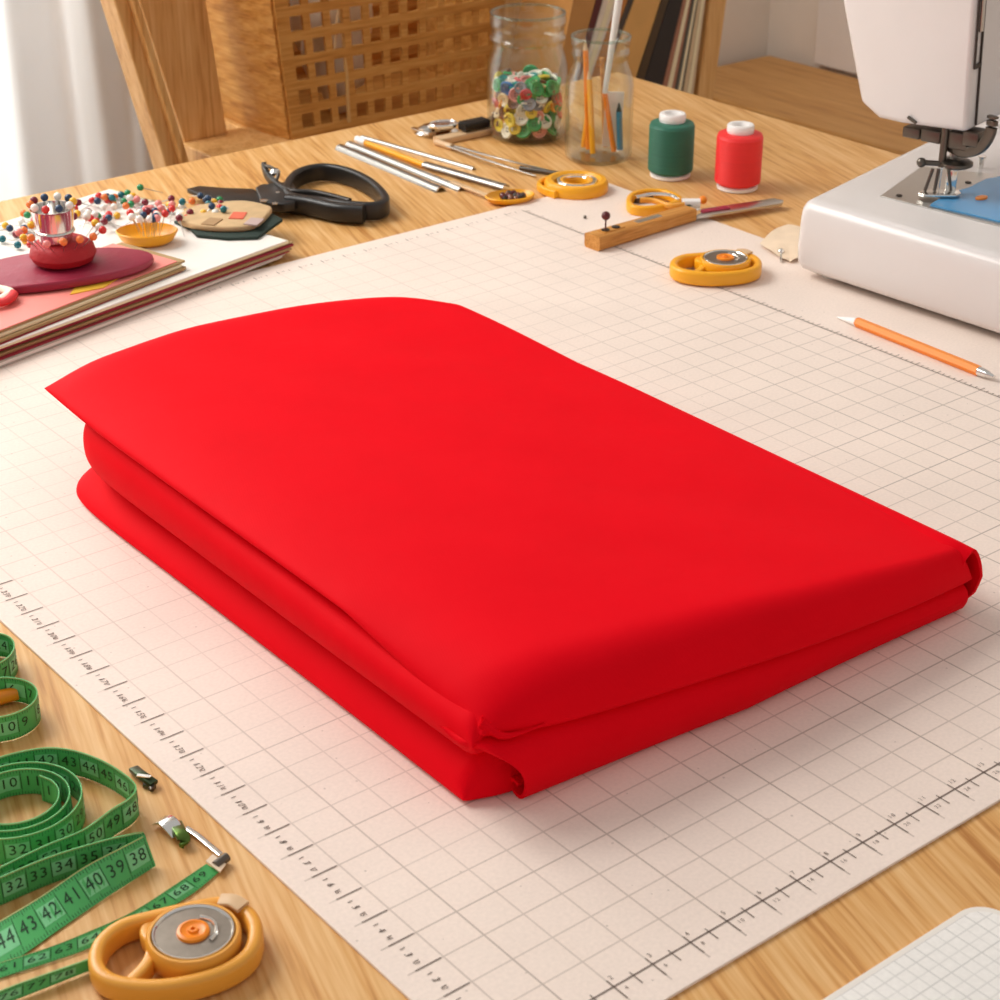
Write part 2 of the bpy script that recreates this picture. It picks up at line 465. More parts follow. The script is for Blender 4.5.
# wooden bench along the right wall
be = thing('bench', 'low brown wooden bench against the white wall behind the table', 'bench', (2.6, 1.6, FZ))
obj('bench_top', box(2.45, WX-.025, 0.7, WY-.03, -.345, -.30), M['bench'], be, smooth=False, bevel=.006)
for yy in (0.8, 1.6, 2.45):
    obj('leg', box(2.49, 2.75, yy, yy+.05, FZ, -.345), M['bench'], be, smooth=False, bevel=.004)
obj('apron', box(2.47, 2.50, 0.86, 2.44, -.44, -.345), M['bench'], be, smooth=False)

# curtain
bm = bmesh.new()
cx0, cx1, cz0, cz1 = 0.45, 1.86, FZ+.02, 1.6
nx, nz = 220, 24; rows = []
for j in range(nz+1):
    z = cz0 + (cz1-cz0)*j/nz; row = []
    for i in range(nx+1):
        x = cx0 + (cx1-cx0)*i/nx
        y = 2.50 + .028*math.sin(x*31 + .6*math.sin(z*2)) + .014*math.sin(x*57+1.3+.3*z) + .008*math.sin(x*97+z*1.5)
        row.append(bm.verts.new((x, y, z)))
    rows.append(row)
for j in range(nz):
    for i in range(nx):
        bm.faces.new((rows[j][i], rows[j][i+1], rows[j+1][i+1], rows[j+1][i]))
cur = obj('curtain', bm, M['curtain'], ang=180)
tag(cur, 'sheer white curtain hanging in soft folds at the window', 'curtain')

# ================================================================== TABLE
TZ = -0.002
tb = thing('work_table', 'large light oak work table that everything lies on', 'table', (0.7, 0.8, FZ))
obj('tabletop', box(-.25, 1.638, -.15, 1.80, -.034, TZ), M['table'], tb, bevel=.002, smooth=False)
for x in (-.18, 1.51):
    for y in (-.08, 1.67):
        obj('leg', box(x, x+.06, y, y+.06, FZ, -.034), M['table'], tb, smooth=False, bevel=.004)

# cutting mat (its top is the reference plane z = 0)
MX0, MX1, MY0, MY1 = .3824, 1.302, .4707, 1.4446
bm = box(MX0, MX1, MY0, MY1, TZ, 0)
cm = obj('cutting_mat', bm, M['mat'], bevel=.0006, smooth=False)
tag(cm, 'large pale beige cutting mat with a printed grid under the red cloth', 'cutting mat')
bm = bmesh.new()
def flat(x, y): return V((x, y, .0003))
def seg(x0, y0, x1, y1, w):
    d = (V((x1, y1, 0)) - V((x0, y0, 0))); n = V((-d.y, d.x, 0)).normalized()*w/2
    bm.faces.new([bm.verts.new(p) for p in (V((x0, y0, .0003))-n, V((x1, y1, .0003))-n, V((x1, y1, .0003))+n, V((x0, y0, .0003))+n)])
gx = [.4124 + .0253*k for k in range(34)]
gy = [.4923 + .0226*k for k in range(42)]
seg(.425, .4923, 1.25, .4923, .0008)
for k, x in enumerate(gx):
    if x > 1.16: break
    if k > 0: seg(x, .4975, x, .4825, .0009)
    if k > 0: seg(x+.0126, .4950, x+.0126, .4855, .0008)
    if k > 1:
        add_text(bm, str(k), .0042, lambda a, b, x=x: flat(x+.002+a, .4965+b))
        add_text(bm, str(k*2), .0036, lambda a, b, x=x: flat(x+.0035+a, .4868+b))
for k, y in enumerate(gy):
    if y > 1.36: break
    if k > 0: seg(.3955, y, .4110, y, .0008)
    for q in (1, 2, 3):
        yy = y + .0226*q/4
        seg(.3985, yy, .4015, yy, .0006)
    # figures run along the edge
    add_text(bm, str(k), .0056, lambda a, b, y=y: flat(.3980+b, y+.0135-a-b*.3))
    add_text(bm, str(k % 10), .0046, lambda a, b, y=y: flat(.3980+b, y+.0060-a-b*.3))
# far edge and right edge rulers
seg(1.168, .50, 1.168, 1.425, .0009)
for k, y in enumerate(gy):
    for q in range(4):
        yy = y+.0226*q/4
        if yy < 1.42: seg(1.168, yy, 1.168+(.006 if q == 0 else .0035), yy, .0008)
for k, x in enumerate(gx):
    if .6 < x < 1.16:
        seg(x, 1.421, x, 1.427, .0009); seg(x+.0126, 1.422, x+.0126, 1.4255, .0008)
        add_text(bm, str(k), .004, lambda a, b, x=x: flat(x+.003+a, 1.4225+b))
obj('ruler_markings', bm, M['ink'], cm, smooth=False)

# ================================================================== RED FABRIC
fb = thing('folded_fabric', 'bright red cotton cloth folded into a thick stack on the cutting mat', 'fabric', (.69, .89, 0))
def smooth01(t): return t*t*(3-2*t)
def slab(name, left, right, front, back, zt, zb, Rt, Rb, mfrac=.45, nu=90, nv=110, amp=.0006, seed=0.0, p=2.0):
    """left/right: fn(v)->(x,y); front/back: fn(u)->(x,y); Rt/Rb = (left,right,front,back) rounding radii"""
    bm = bmesh.new()
    def ease(t): return .5 - .5*math.cos(PI*t) if True else t
    us = [ease(i/nu) for i in range(nu+1)]; vs = [ease(j/nv) for j in range(nv+1)]
    P00, P10, P01, P11 = V(front(0)), V(front(1)), V(back(0)), V(back(1))
    W = (P10-P00).length; L = (P01-P00).length
    def prof(d, R):
        if R <= 0: return 1
        t = min(1, max(0, d/R))
        return (1-(1-t)**p)**(1/p)
    T, B = [], []
    for j, v in enumerate(vs):
        tr, br = [], []
        for i, u in enumerate(us):
            q = V(left(v))*(1-u) + V(right(v))*u + V(front(u))*(1-v) + V(back(u))*v - (P00*(1-u)*(1-v)+P10*u*(1-v)+P01*(1-u)*v+P11*u*v)
            dl, dr, df, db = u*W, (1-u)*W, v*L, (1-v)*L
            pt = prof(dl, Rt[0])*prof(dr, Rt[1])*prof(df, Rt[2] if not isinstance(Rt[2], tuple) else lerp(Rt[2][0], Rt[2][1], u))*prof(db, Rt[3])
            pb = prof(dl, Rb[0])*prof(dr, Rb[1])*prof(df, Rb[2])*prof(db, Rb[3])
            a, b_ = zt(u, v), zb(u, v)
            ze = b_ + (a-b_)*mfrac
            wob = amp*(math.sin(q.x*23+seed)*math.sin(q.y*17+seed*2)+.5*math.sin(q.x*51+q.y*37+seed))
            tr.append(bm.verts.new((q.x, q.y, ze+(a-ze+wob)*pt)))
            edge = i in (0, nu) or j in (0, nv)
            br.append(tr[-1] if edge else bm.verts.new((q.x, q.y, ze-(ze-b_)*pb)))
        T.append(tr); B.append(br)
    for j in range(nv):
        for i in range(nu):
            bm.faces.new((T[j][i], T[j][i+1], T[j+1][i+1], T[j+1][i]))
            bf = (B[j][i], B[j+1][i], B[j+1][i+1], B[j][i+1])
            if len(set(bf)) >= 3:
                try: bm.faces.new(bf)
                except ValueError: pass
    return obj(name, bm, M['red'], fb, ang=75)
def lerp(a, b, t): return a + (b-a)*t
def bil(a, b, c, d): return lambda u, v: lerp(lerp(a, b, u), lerp(c, d, u), v)   # FL FR BL BR
def line(a, b): return lambda t: (lerp(a[0], b[0], t), lerp(a[1], b[1], t), 0)
def poly(pts):
    pp = catmull([V((x, y, 0)) for x, y in pts], 24)
    d = [0]
    for a, b in zip(pp, pp[1:]): d.append(d[-1]+(b-a).length)
    def f(t):
        s = t*d[-1]
        for i in range(len(pp)-1):
            if d[i+1] >= s - 1e-9:
                k = (s-d[i])/max(1e-9, d[i+1]-d[i]); q = pp[i].lerp(pp[i+1], k); return (q.x, q.y, 0)
        return tuple(pp[-1])
    return f
# top layer, one wide panel with a big soft roll along its left edge
FLp, FRp, BLp, Qp = (.499, .640), (.876, .611), (.503, 1.157), (.876, 1.170)
def ztop3(u, v):
    base = lerp(lerp(.076, .086, v), lerp(.0455, .051, v), smooth01(u)*.55+u*.45)
    return base + .006*math.sin(PI*u)*(1-.3*v)
def zbot3(u, v): return lerp(lerp(.043, lerp(.062, .069, v), min(1, v*4)), .019, u)
slab('folded_layer', poly([FLp, (.500, .8), (.499, .95), (.499, 1.07), BLp]), poly([FRp, (.878, .8), (.879, 1.0), (.880, 1.095), Qp]),
     poly([FLp, (.56, .625), (.7, .611), (.80, .608), FRp]), poly([BLp, (.56, 1.180), (.66, 1.210), (.76, 1.222), (.835, 1.212), Qp]),
     ztop3, zbot3, (.062, .010, (.036, .010), .035), (.012, .010, .012, .02), mfrac=.20, seed=.3, p=2.0)
# middle layer
slab('folded_layer', poly([(.493, .640), (.494, .80), (.496, .95), (.498, 1.06), (.503, 1.100), (.514, 1.120)]), line((.85, .66), (.85, 1.12)),
     poly([(.493, .640), (.55, .650), (.7, .66), (.85, .66)]), poly([(.514, 1.120), (.6, 1.13), (.85, 1.12)]),
     bil(.060, .022, .070, .022), bil(.030, .010, .023, .010), (.024, .01, .014, .012), (.018, .01, .014, .012), mfrac=.48, seed=1.7, p=2.3)
# bottom layer
slab('folded_layer', poly([(.494, .650), (.495, .80), (.495, .95), (.495, 1.06), (.498, 1.105), (.506, 1.128), (.522, 1.143)]), line((.84, .66), (.85, 1.12)),
     poly([(.494, .650), (.53, .641), (.6, .655), (.84, .66)]), poly([(.522, 1.143), (.56, 1.145), (.62, 1.14), (.85, 1.12)]),
     bil(.034, .010, .019, .010), bil(.0006, .0006, .0006, .0006), (.034, .01, .010, .03), (.004, .01, .004, .008), mfrac=.10, seed=2.9, p=1.7)
# front panel: a sheet rolled under along the near edge
def sheet(name, fn, n, m, th):
    bm = bmesh.new()
    pts = [[V(fn(i/n, j/m)) for j in range(m+1)] for i in range(n+1)]
    def nor(i, j):
        a = pts[min(n, i+1)][j]-pts[max(0, i-1)][j]; b = pts[i][min(m, j+1)]-pts[i][max(0, j-1)]
        c = a.cross(b); return c.normalized() if c.length > 1e-12 else V((0, 0, 1))
    A = [[bm.verts.new(pts[i][j]+nor(i, j)*th/2) for j in range(m+1)] for i in range(n+1)]
    B = [[bm.verts.new(pts[i][j]-nor(i, j)*th/2) for j in range(m+1)] for i in range(n+1)]
    for i in range(n):
        for j in range(m):
            bm.faces.new((A[i][j], A[i+1][j], A[i+1][j+1], A[i][j+1]))
            bm.faces.new((B[i][j], B[i][j+1], B[i+1][j+1], B[i+1][j]))
    for i in range(n):
        bm.faces.new((A[i][0], B[i][0], B[i+1][0], A[i+1][0])); bm.faces.new((A[i][m], A[i+1][m], B[i+1][m], B[i][m]))
    for j in range(m):
        bm.faces.new((A[0][j], A[0][j+1], B[0][j+1], B[0][j])); bm.faces.new((A[n][j], B[n][j], B[n][j+1], A[n][j+1]))
    return obj(name, bm, M['red'], fb, ang=60)
def front_sec(h):
    pts = [(.070, h*.98), (.035, h*1.0), (.014, h*.99), (.004, h*.86), (.0005, h*.62), (.0015, h*.36), (.004, h*.16), (.008, .0018), (.0135, .0022), (.0165, .0065), (.014, .0105), (.0095, .0095)]
    return catmull([V((0, y, z)) for y, z in pts], 6)
_fs = [front_sec(.0455), front_sec(.0205)]
def front_fn(s, t):
    k = t*(len(_fs[0])-1); i = min(int(k), len(_fs[0])-2); f = k-i
    a = _fs[0][i].lerp(_fs[0][i+1], f); b = _fs[1][i].lerp(_fs[1][i+1], f)
    q = a.lerp(b, s)
    z = q.z
    xl = .492 + .030*(1-min(1, z/.045))**.8 + .008*math.sin(min(1, max(0, z/.05))*PI)
    xr = .876 - .004*math.sin(t*PI)
    x = lerp(xl, xr, s)
    y0 = lerp(.627, .610, min(1, s*2.2)) + .003*math.sin(PI*s)
    return (x, y0 + q.y, z)
sheet('folded_layer', front_fn, 90, 70, .0022)
# outer fold wrapped round the right end
def side_fn(s, t):
    pts = side_fn.p; k = t*(len(pts)-1); i = min(int(k), len(pts)-2)
    q = pts[i].lerp(pts[i+1], k-i)
    y = lerp(.609 + .004*abs(q.z-.024)/.02 + .006*max(0, 1-q.z/.012), 1.085, s)
    dz = -.018*max(0, 1-(y-.609)/.018)**2*min(1, max(0, (.8775-q.x)/.012)) if q.z > .03 else 0
    return (q.x - .004*smooth01(max(0, s*3-2)), y, q.z*(1+.04*s)+dz)
side_fn.p = catmull([V((x, 0, z)) for x, z in ((.850, .036), (.861, .0425), (.870, .0455), (.8768, .0440), (.8815, .036), (.8830, .025), (.8805, .011), (.8745, .0035), (.868, .0028))], 8)
sheet('folded_layer', side_fn, 60, 60, .0026)
# tucked corner of the top panel at the near left corner
cr = catmull([at(482, 716, .057), at(480, 728, .051), at(471, 741, .044), at(456, 736, .043), at(440, 726, .046)], 10)
obj('corner_tuck', sweep(cr, circ(.0042, 12, .0034), scale=lambda t: max(.12, math.sin(PI*t))), M['red'], fb)
cr = catmull([at(482, 722, .054), at(500, 735, .048), at(520, 733, .047), at(545, 724, .048)], 10)
obj('corner_tuck', sweep(cr, circ(.0038, 12, .003), scale=lambda t: max(.2, 1-t)), M['red'], fb)

# ================================================================== SEWING MACHINE
sm = thing('sewing_machine', 'white sewing machine standing on the right of the cutting mat', 'sewing machine', (1.45, 1.0, 0))
BZ = .076
e1 = V((math.cos(math.radians(13)), math.sin(math.radians(13)), 0)); e2 = V((math.sin(math.radians(3.5)), -math.cos(math.radians(3.5)), 0))
C0 = V((1.243, 1.112, 0))
def bed_outline(inset=0.0):
    L, Wd = .46, .34
    c = [C0 + e1*inset*1.0 + e2*inset, C0 + e1*(L-inset) + e2*inset, C0 + e1*(L-inset) + e2*(Wd-inset), C0 + e1*inset + e2*(Wd-inset)]
    out = []; r = max(.005, .012-inset*.3)
    for i in range(4):
        p, a, b = c[i], c[i-1], c[(i+1) % 4]
        da = (a-p).normalized(); db = (b-p).normalized()
        for k in range(7):
            t = k/6
            q0, q2 = p+da*r, p+db*r
            out.append(q0*(1-t)**2 + p*2*t*(1-t) + q2*t*t)
    return out
bm = bmesh.new(); rings = []
for inset, z in ((.024, .004), (.012, .0058), (.004, .010), (.0008, .016), (.000, .030), (.0008, .058), (.0018, .0665), (.0045, .0722), (.0085, .0750), (.014, BZ)):
    rings.append([bm.verts.new((q.x, q.y, z)) for q in bed_outline(inset)])
n = len(rings[0])
for A, B in zip(rings, rings[1:]):
    for i in range(n): bm.faces.new((A[i], A[(i+1) % n], B[(i+1) % n], B[i]))
bm.faces.new(rings[0][::-1]); bm.faces.new(rings[-1])
obj('bed', bm, M['machine'], sm)
for q in ((.03, .03), (.40, .03), (.03, .30), (.40, .30)):
    p = C0+e1*q[0]+e2*q[1]
    obj('rubber_foot', lathe([(0, 0), (.010, 0), (.011, .005), (0, .005)], (p.x, p.y, 0), 20), M['offwhite'], sm)
# needle plate and blue slide plate
def quad(pts, z, h): return prism([V((p.x, p.y, z)) for p in pts], (0, 0, h))
p1, p2, p3, p4 = at(880, 197, BZ), at(922, 167, BZ), at(1060, 183, BZ), at(1020, 232, BZ)
npl = obj('needle_plate', quad([p1, p4, p3, p2], BZ-.001, .0022), M['steel'], sm, bevel=.0004, smooth=False)
b = [at(930, 207, BZ), at(946, 196, BZ), at(968, 190, BZ), at(986, 181, BZ), at(1003, 178, BZ), at(1050, 184, BZ), at(1018, 228, BZ)]
spl = obj('slide_plate', quad(b[::-1], BZ+.0012, .0012), M['blue'], sm, smooth=False)
for (u, v) in ((899, 197), (968, 184)):
    p = at(u, v, BZ); obj('screw', lathe([(0, 0), (.003, 0), (.003, .0008), (0, .0012)], (p.x, p.y, BZ+.0012), 16), M['dark'], npl)
p = at(981, 201, BZ); obj('release_button', lathe([(0, 0), (.006, 0), (.006, .0015), (0, .002)], (p.x, p.y, BZ+.0024), 20, sx=1.2, sy=.7), M['orange'], spl)
# head: end cover facing the camera, arm running off to the right
HX = 1.335
hl_b, hl_c, hl_d, hr_b = at_x(860, 103, HX), at_x(878, 119, HX), at_x(900, 124, HX), at_x(966, 133, HX)
hl_t, hr_t = at_x(841, 0, HX), at_x(976, 0, HX)
def ext(a, b, z):
    t = (z-a.z)/(b.z-a.z); return a+(b-a)*t
ZT = .345
prof_h = [hl_d, hr_b, V((HX, hr_t.y, hr_t.z)), ext(hr_b, hr_t, ZT), ext(hl_b, hl_t, ZT), hl_b, hl_c]
bm = prism(prof_h, (.105, .022, 0))
hdo = obj('head', bm, M['machine'], sm, bevel=.006)
# right-hand front cover with the thread slot
ydir = V((.105, .022, 0))
def on_side(s, z):      # s metres along the side face from the end cover
    y_edge = ext(hr_b, hr_t, z).y
    return V((HX, y_edge, z)) + ydir.normalized()*s + V((0, -.0006, 0))
zb_ = hr_b.z
bm = bmesh.new()
def side_strip(s0, s1, z0, z1, th=.0015):
    pts = [on_side(s0, z0), on_side(s1, z0), on_side(s1, z1), on_side(s0, z1)]
    add_prism(bm, pts, [q+V((0, -th, 0)) for q in pts])
side_strip(.0150, .0172, zb_+.004, ZT-.01)
side_strip(.0040, .0060, zb_+.060, ZT-.01)
side_strip(.0040, .0172, zb_+.056, zb_+.060)
obj('thread_slot', bm, M['dark'], hdo, smooth=False)
bm = bmesh.new(); side_strip(.0075, .0135, zb_+.088, ZT-.02, .003)
obj('take_up_lever', bm, M['steel'], hdo, bevel=.0008)
# arm and pillar
az0, az1 = .20, ZT-.005
a0 = V((HX+.10, hl_b.y-.01, 0)); 
bm = prism([a0+V((0, -.10, az0)), a0+V((0, -.10, az1)), a0+V((0, -.01, az1)), a0+V((0, -.01, az0))], e1*.26)
obj('arm', bm, M['machine'], sm, bevel=.010)
pc = C0+e1*.40
bm = prism([pc+e1*dx+e2*dy+V((0, 0, BZ-.005)) for dx, dy in ((-.055, .02), (-.055, .16), (.05, .16), (.05, .02))], (0, 0, ZT-BZ))
obj('pillar', bm, M['machine'], sm, bevel=.012)
# needle bar, presser foot and the metalwork under the head
nd = at(938, 198, BZ)
hz = zb_
nbo = obj('needle_bar', tube(nd+V((0, 0, .030)), nd+V((0, 0, hz-BZ+.01)), .0035), M['dark_steel'], sm)
obj('needle', tube(nd+V((0, 0, .006)), nd+V((0, 0, .032)), .0006, .0012), M['chrome'], nbo)
nb = nd + ER*.012 + EF*.006
pbo = obj('presser_bar', tube(nb+V((0, 0, .012)), nb+V((0, 0, hz-BZ+.01)), .0042), M['steel'], sm)
bm = bmesh.new()
add_lathe(bm, [(0, 0), (.012, 0), (.0155, .002), (.0155, .005), (.011, .0075), (0, .008)], nd+ER*.013+V((0, 0, .030)), 28)
obj('needle_clamp', bm, M['dark_steel'], nbo)
bm = bmesh.new(); add_tube(bm, nd+ER*-.002+V((0, 0, .033)), nd+ER*-.018+V((0, 0, .034)), .0026); add_ball(bm, nd+ER*-.019+V((0, 0, .034)), .0046)
obj('clamp_screw', bm, M['dark_steel'], nbo)
bm = bmesh.new()
add_box(bm, nb+V((0, 0, .016)), (.010, .010, .022), HEAD)
obj('foot_shank', bm, M['chrome'], pbo, bevel=.001)
bm = bmesh.new()
fo = [nd+ER*-.020+EF*-.004, nd+ER*-.016+EF*-.010, nd+ER*.014+EF*-.010, nd+ER*.020+EF*-.004, nd+ER*.020+EF*.008, nd+ER*-.014+EF*.008]
add_prism(bm, [q+V((0, 0, .0035)) for q in fo], [q+V((0, 0, .0065)) for q in fo])
obj('presser_foot', bm, M['chrome'], pbo, bevel=.0008)
bm = bmesh.new()
for s in (-.013, -.004, .011):
    add_tube(bm, nd+ER*s+V((0, 0, .007)), nd+ER*(s*.6)+V((0, 0, .028)), .0016)
obj('foot_spring', bm, M['dark_steel'], pbo)
bm = bmesh.new()
pl = V((HX, 0, 0))
for (u, v, w, d, h) in ((916, 131, .018, .02, .010), (936, 134, .020, .022, .012), (962, 139, .020, .02, .016), (975, 137, .016, .02, .014)):
    q = at_x(u, v, HX+.025); add_box(bm, q, (d, w, h), .2)
obj('bar_bracket', bm, M['dark_steel'], sm, bevel=.0015)
lv = [at_x(u, v, HX+.02) for u, v in ((950, 146), (964, 152), (980, 148), (990, 134), (993, 116))]
obj('foot_lifter', sweep(catmull(lv, 8), rrect(.006, .010, .0015)), M['dark_steel'], sm)
q = at_x(911, 118, HX); bm = bmesh.new(); add_tube(bm, at_x(908, 117, HX-.002), at_x(916, 123, HX-.001), .0016)
obj('thread_guide', bm, M['dark_steel'], hdo)
q = at(980, 168, BZ); bm = bmesh.new(); add_tube(bm, q, q+V((0, 0, .010)), .003); add_tube(bm, q+V((0, 0, .010)), q+V((0, 0, .012)), .0045)
obj('guide_post', bm, M['chrome'], sm)

# ================================================================== THREAD SPOOLS
def spool(c, m, label):
    t = thing('thread_spool', label, 'thread spool', c, 'thread spools on the table')
    obj('base_disc', lathe([(0, 0), (.020, 0), (.0222, .001), (.0222, .004), (.020, .0055), (0, .0055)], c, 40), M['white'], t)
    pr = [(0, .0055), (.0205, .0055), (.0240, .0075)]
    nr = 34
    for i in range(nr):
        z = .0085 + (.0575-.0085)*i/nr
        pr += [(.0246, z), (.0249, z+.0005), (.0246, z+.0010)]
    pr += [(.0235, .0600), (.0205, .0612), (.013, .0615), (0, .0615)]
    obj('thread', lathe(pr, c, 48), m, t)
    obj('top_collar', lathe([(0, .0615), (.0140, .0615), (.0146, .063), (.0146, .069), (.0135, .0705), (.0095, .0705), (.0088, .069), (.0088, .064), (0, .064)], c, 36), M['white'], t)
    return t
c = at(670, 176, TZ); spool(c, M['green_thread'], 'dark green thread spool standing beside the glass pencil jar')
c = at(737, 188, TZ); spool(c, M['red_thread'], 'red thread spool standing behind the wooden handled knife')

# ================================================================== GLASS JARS
def jar(c, pr, label, base_h):
    t = thing('glass_jar', label, 'jar', c)
    th = .0022
    inner = [(max(0, r-th), max(z, base_h)) for r, z in reversed(pr) if r > 0.001 and z > base_h*.5]
    inner.append((0, base_h))
    obj('glass_body', lathe(pr + [(pr[-1][0]-.001, pr[-1][1]+.0008)] + inner, c, 64), M['glass'], t)
    rp = pr[-1]
    rim = [V((c.x+(rp[0]-.001)*math.cos(2*PI*i/64), c.y+(rp[0]-.001)*math.sin(2*PI*i/64), c.z+rp[1])) for i in range(64)]
    obj('rim', sweep(rim, circ(.0018, 8), closed=True), M['glass_base'], t)
    return t
cj1 = at(527, 136, TZ)
P1 = [(0, 0), (.036, 0), (.0425, .002), (.0462, .007), (.0468, .02), (.0468, .074), (.0462, .086), (.0435, .097), (.0415, .103), (.0405, .107), (.0408, .112), (.0434, .114), (.0440, .117), (.0420, .120), (.0418, .128), (.0436, .131), (.0440, .136), (.0432, .142), (.0432, .1445)]
jar(cj1, P1, 'wide clear glass jar half full of coloured buttons', .006)
cj2 = at(598, 158, TZ)
P2 = [(0, 0), (.030, 0), (.0355, .002), (.0378, .006), (.0380, .02), (.0380, .082), (.0370, .091), (.0340, .100), (.0315, .106), (.0300, .111), (.0305, .116), (.0322, .119), (.0318, .123), (.0310, .127), (.0328, .130), (.0332, .136), (.0332, .138)]
jar(cj2, P2, 'slim clear glass jar holding pencils and brushes', .006)

# buttons
BC = {'green': '#2f9d54', 'white': '#f3ead9', 'red': '#d6353b', 'orange': '#ee9a2a', 'teal': '#1f8f88', 'grey': '#8d8d93', 'pink': '#e59a92', 'brown': '#7a4a2b', 'yellow': '#efd24c', 'cream': '#e7cda4', 'blue': '#3c7ab8'}
proto = {}
def button_mesh(col):
    if col in proto: return proto[col]
    bm = bmesh.new()
    add_lathe(bm, [(0, .0002), (.0042, 0), (.0064, .0003), (.0070, .0012), (.0068, .0024), (.0060, .0030), (.0048, .0026), (.0042, .0016), (0, .0014)], (0, 0, 0), 20)
    for a in range(4):
        x, y = .0016*math.cos(PI/4+a*PI/2), .0016*math.sin(PI/4+a*PI/2)
        add_lathe(bm, [(0, .0017), (.0007, .0017), (.0007, .0012)], (x, y, 0), 8, mi=1)
    o = obj('button', bm, [mat('button_'+col, BC[col], .3, spec=.5), M['dark']])
    proto[col] = o
    return o
placed = []
tries = 0
names = list(BC)
weights = [14, 12, 12, 10, 8, 9, 11, 10, 5, 12, 5]
def btn(pos, rot, sc):
    col = random.choices(names, weights)[0]
    if pos.z > .058 and random.random() < .5: col = random.choice(['green', 'green', 'teal', 'yellow', 'white'])
    if col not in proto: o = button_mesh(col)
    else:
        o = proto[col].copy(); COL.objects.link(o)
    sc *= 1.3
    o.location = cj1 + pos; o.rotation_euler = rot; o.scale = (sc, sc, sc)
    tag(o, col + ' round button among the buttons in the wide glass jar', 'button', col + ' buttons in the glass jar')
while tries < 30000 and len(placed) < 215:
    tries += 1
    shell = len(placed) < 118
    if tries == 6000 and shell: placed_cut = True
    shell = shell and tries < 6000
    a = random.uniform(0, 2*PI)
    if shell:
        r = random.uniform(.031, .0365); z = random.uniform(.0135, .066)
    else:
        r = .034*math.sqrt(random.random()); z = random.uniform(.016, .068)
    sc = random.choice((.8, .9, 1.0, 1.1, 1.2))
    p = V((r*math.cos(a), r*math.sin(a), z))
    if any((p-q).length < .0100*(sc+s2)/2 for q, s2 in placed): continue
    placed.append((p, sc))
    if shell:
        d = V((math.cos(a), math.sin(a), random.uniform(-.5, .7)))
        d += V((random.uniform(-.4, .4), random.uniform(-.4, .4), random.uniform(-.3, .3)))
    else: d = V((random.uniform(-.8, .8), random.uniform(-.8, .8), 1))
    btn(p, d.to_track_quat('Z', 'Y').to_euler(), sc)

# pencils and brushes in the slim jar
def stick(name, label, cat, a, b, r, m, tip=None, tipm=None, butt=None, buttm=None, n=8, flat_=None):
    a, b = V(a), V(b); d = (b-a).normalized()
    t = thing(name, label, cat, a)
    if flat_:
        obj('shaft', sweep([a, a.lerp(b, .5), b], rrect(flat_[0], flat_[1], min(flat_)*.3), up=EF), m, t)
    else: obj('shaft', tube(a, b, r, n=n), m, t)
    if tip: obj('tip', tube(b, b+d*tip, r*.95, r*.12, n=n), tipm, t)
    if butt: obj('end_cap', tube(a-d*butt, a, r*.8, r, n=n), buttm, t)
    return t
def inj(ub, vb, zb, ut, vt, zt, off=0):   # base inside the jar, then a point higher up
    A = cj2 + ER*((ub-598)/905) + EF*off + V((0, 0, zb)); 
    B = cj2 + ER*((ut-598)/905) + EF*(off*.6) + V((0, 0, zt))
    return A, B
A, B = inj(588, 0, .009, 583, 0, .122, .006)
stick('pencil', 'plain orange pencil leaning left in the slim glass jar', 'pencil', A, B, .0032, M['orange'], .012, M['tan'])
A, B = inj(592, 0, .009, 587, 0, .092, -.012)
stick('pencil', 'short yellow pencil in front inside the slim glass jar', 'pencil', A, B, .0032, M['yellow'], .010, M['tan'])
A, B = inj(583, 0, .009, 588, 0, .060, .014)
stick('pencil', 'shortest yellow pencil stub at the left of the slim glass jar', 'pencil', A, B, .0028, M['yellow'], .008, M['tan'])
A, B = inj(614, 0, .009, 603, 0, .075, -.004)
t = stick('paintbrush', 'orange handled brush with a pale top sticking out of the slim jar', 'brush', A, B, .0030, M['orange'])
A2, B2 = B, B+(B-A).normalized()*0
dn = V((.0, 0, 0)); top = cj2+ER*.020+EF*.006+V((0, 0, .185))
obj('pale_handle', tube(B, top, .0030, .0046, 10), M['offwhite'], t)
A, B = inj(606, 0, .009, 600, 0, .112, .015)
stick('pencil', 'dark brown pencil crossing behind the orange brush in the slim jar', 'pencil', A, B, .0027, M['bench'])
A, B = inj(612, 0, .010, 614, 0, .074, .012)
stick('emery_board', 'flat white nail file standing in the slim glass jar', 'file', A, B, .003, M['paper'], flat_=(.021, .002))
A, B = inj(620, 0, .012, 618, 0, .055, -.008)
stick('crayon', 'small blue and dark crayon at the right side of the slim jar', 'crayon', A, B, .0035, mat('blue_wax', '#3d7f9c', .5), .010, M['dark'])

# ================================================================== SHEARS
sh = thing('dressmaking_shears', 'large black dressmaking shears lying open behind the magazines', 'scissors', at(270, 205, TZ))
def pz(pts, z): return [at(u, v, z) for u, v in pts]
bm = bmesh.new()
lo = pz([(187, 193), (200, 199), (222, 205), (245, 209), (262, 210), (262, 199), (254, 193), (225, 192), (200, 190)], .007)
add_prism(bm, lo, [p+V((0, 0, .005)) for p in lo])
obj('blade', bm, M['black_steel'], sh, bevel=.0012)
lo = pz([(256, 196), (262, 193), (292, 190), (297, 196), (296, 211), (284, 213), (262, 211)], .006)
pvo = obj('pivot_block', prism(lo, (0, 0, .010)), M['black'], sh, bevel=.0015)
for (u, v, r) in ((264, 201, .0042), (275, 204, .0032), (278, 193, .0026)):
    p = at(u, v, .0162); obj('pivot_screw', lathe([(0, 0), (r, 0), (r, .001), (0, .0018)], p, 18), M['chrome'], pvo)
ring = catmull(pz([(291, 201), (289, 188), (300, 177), (322, 172), (347, 176), (369, 186), (383, 199), (385, 207), (374, 211), (352, 210), (322, 206)], .009), 8, closed=True)
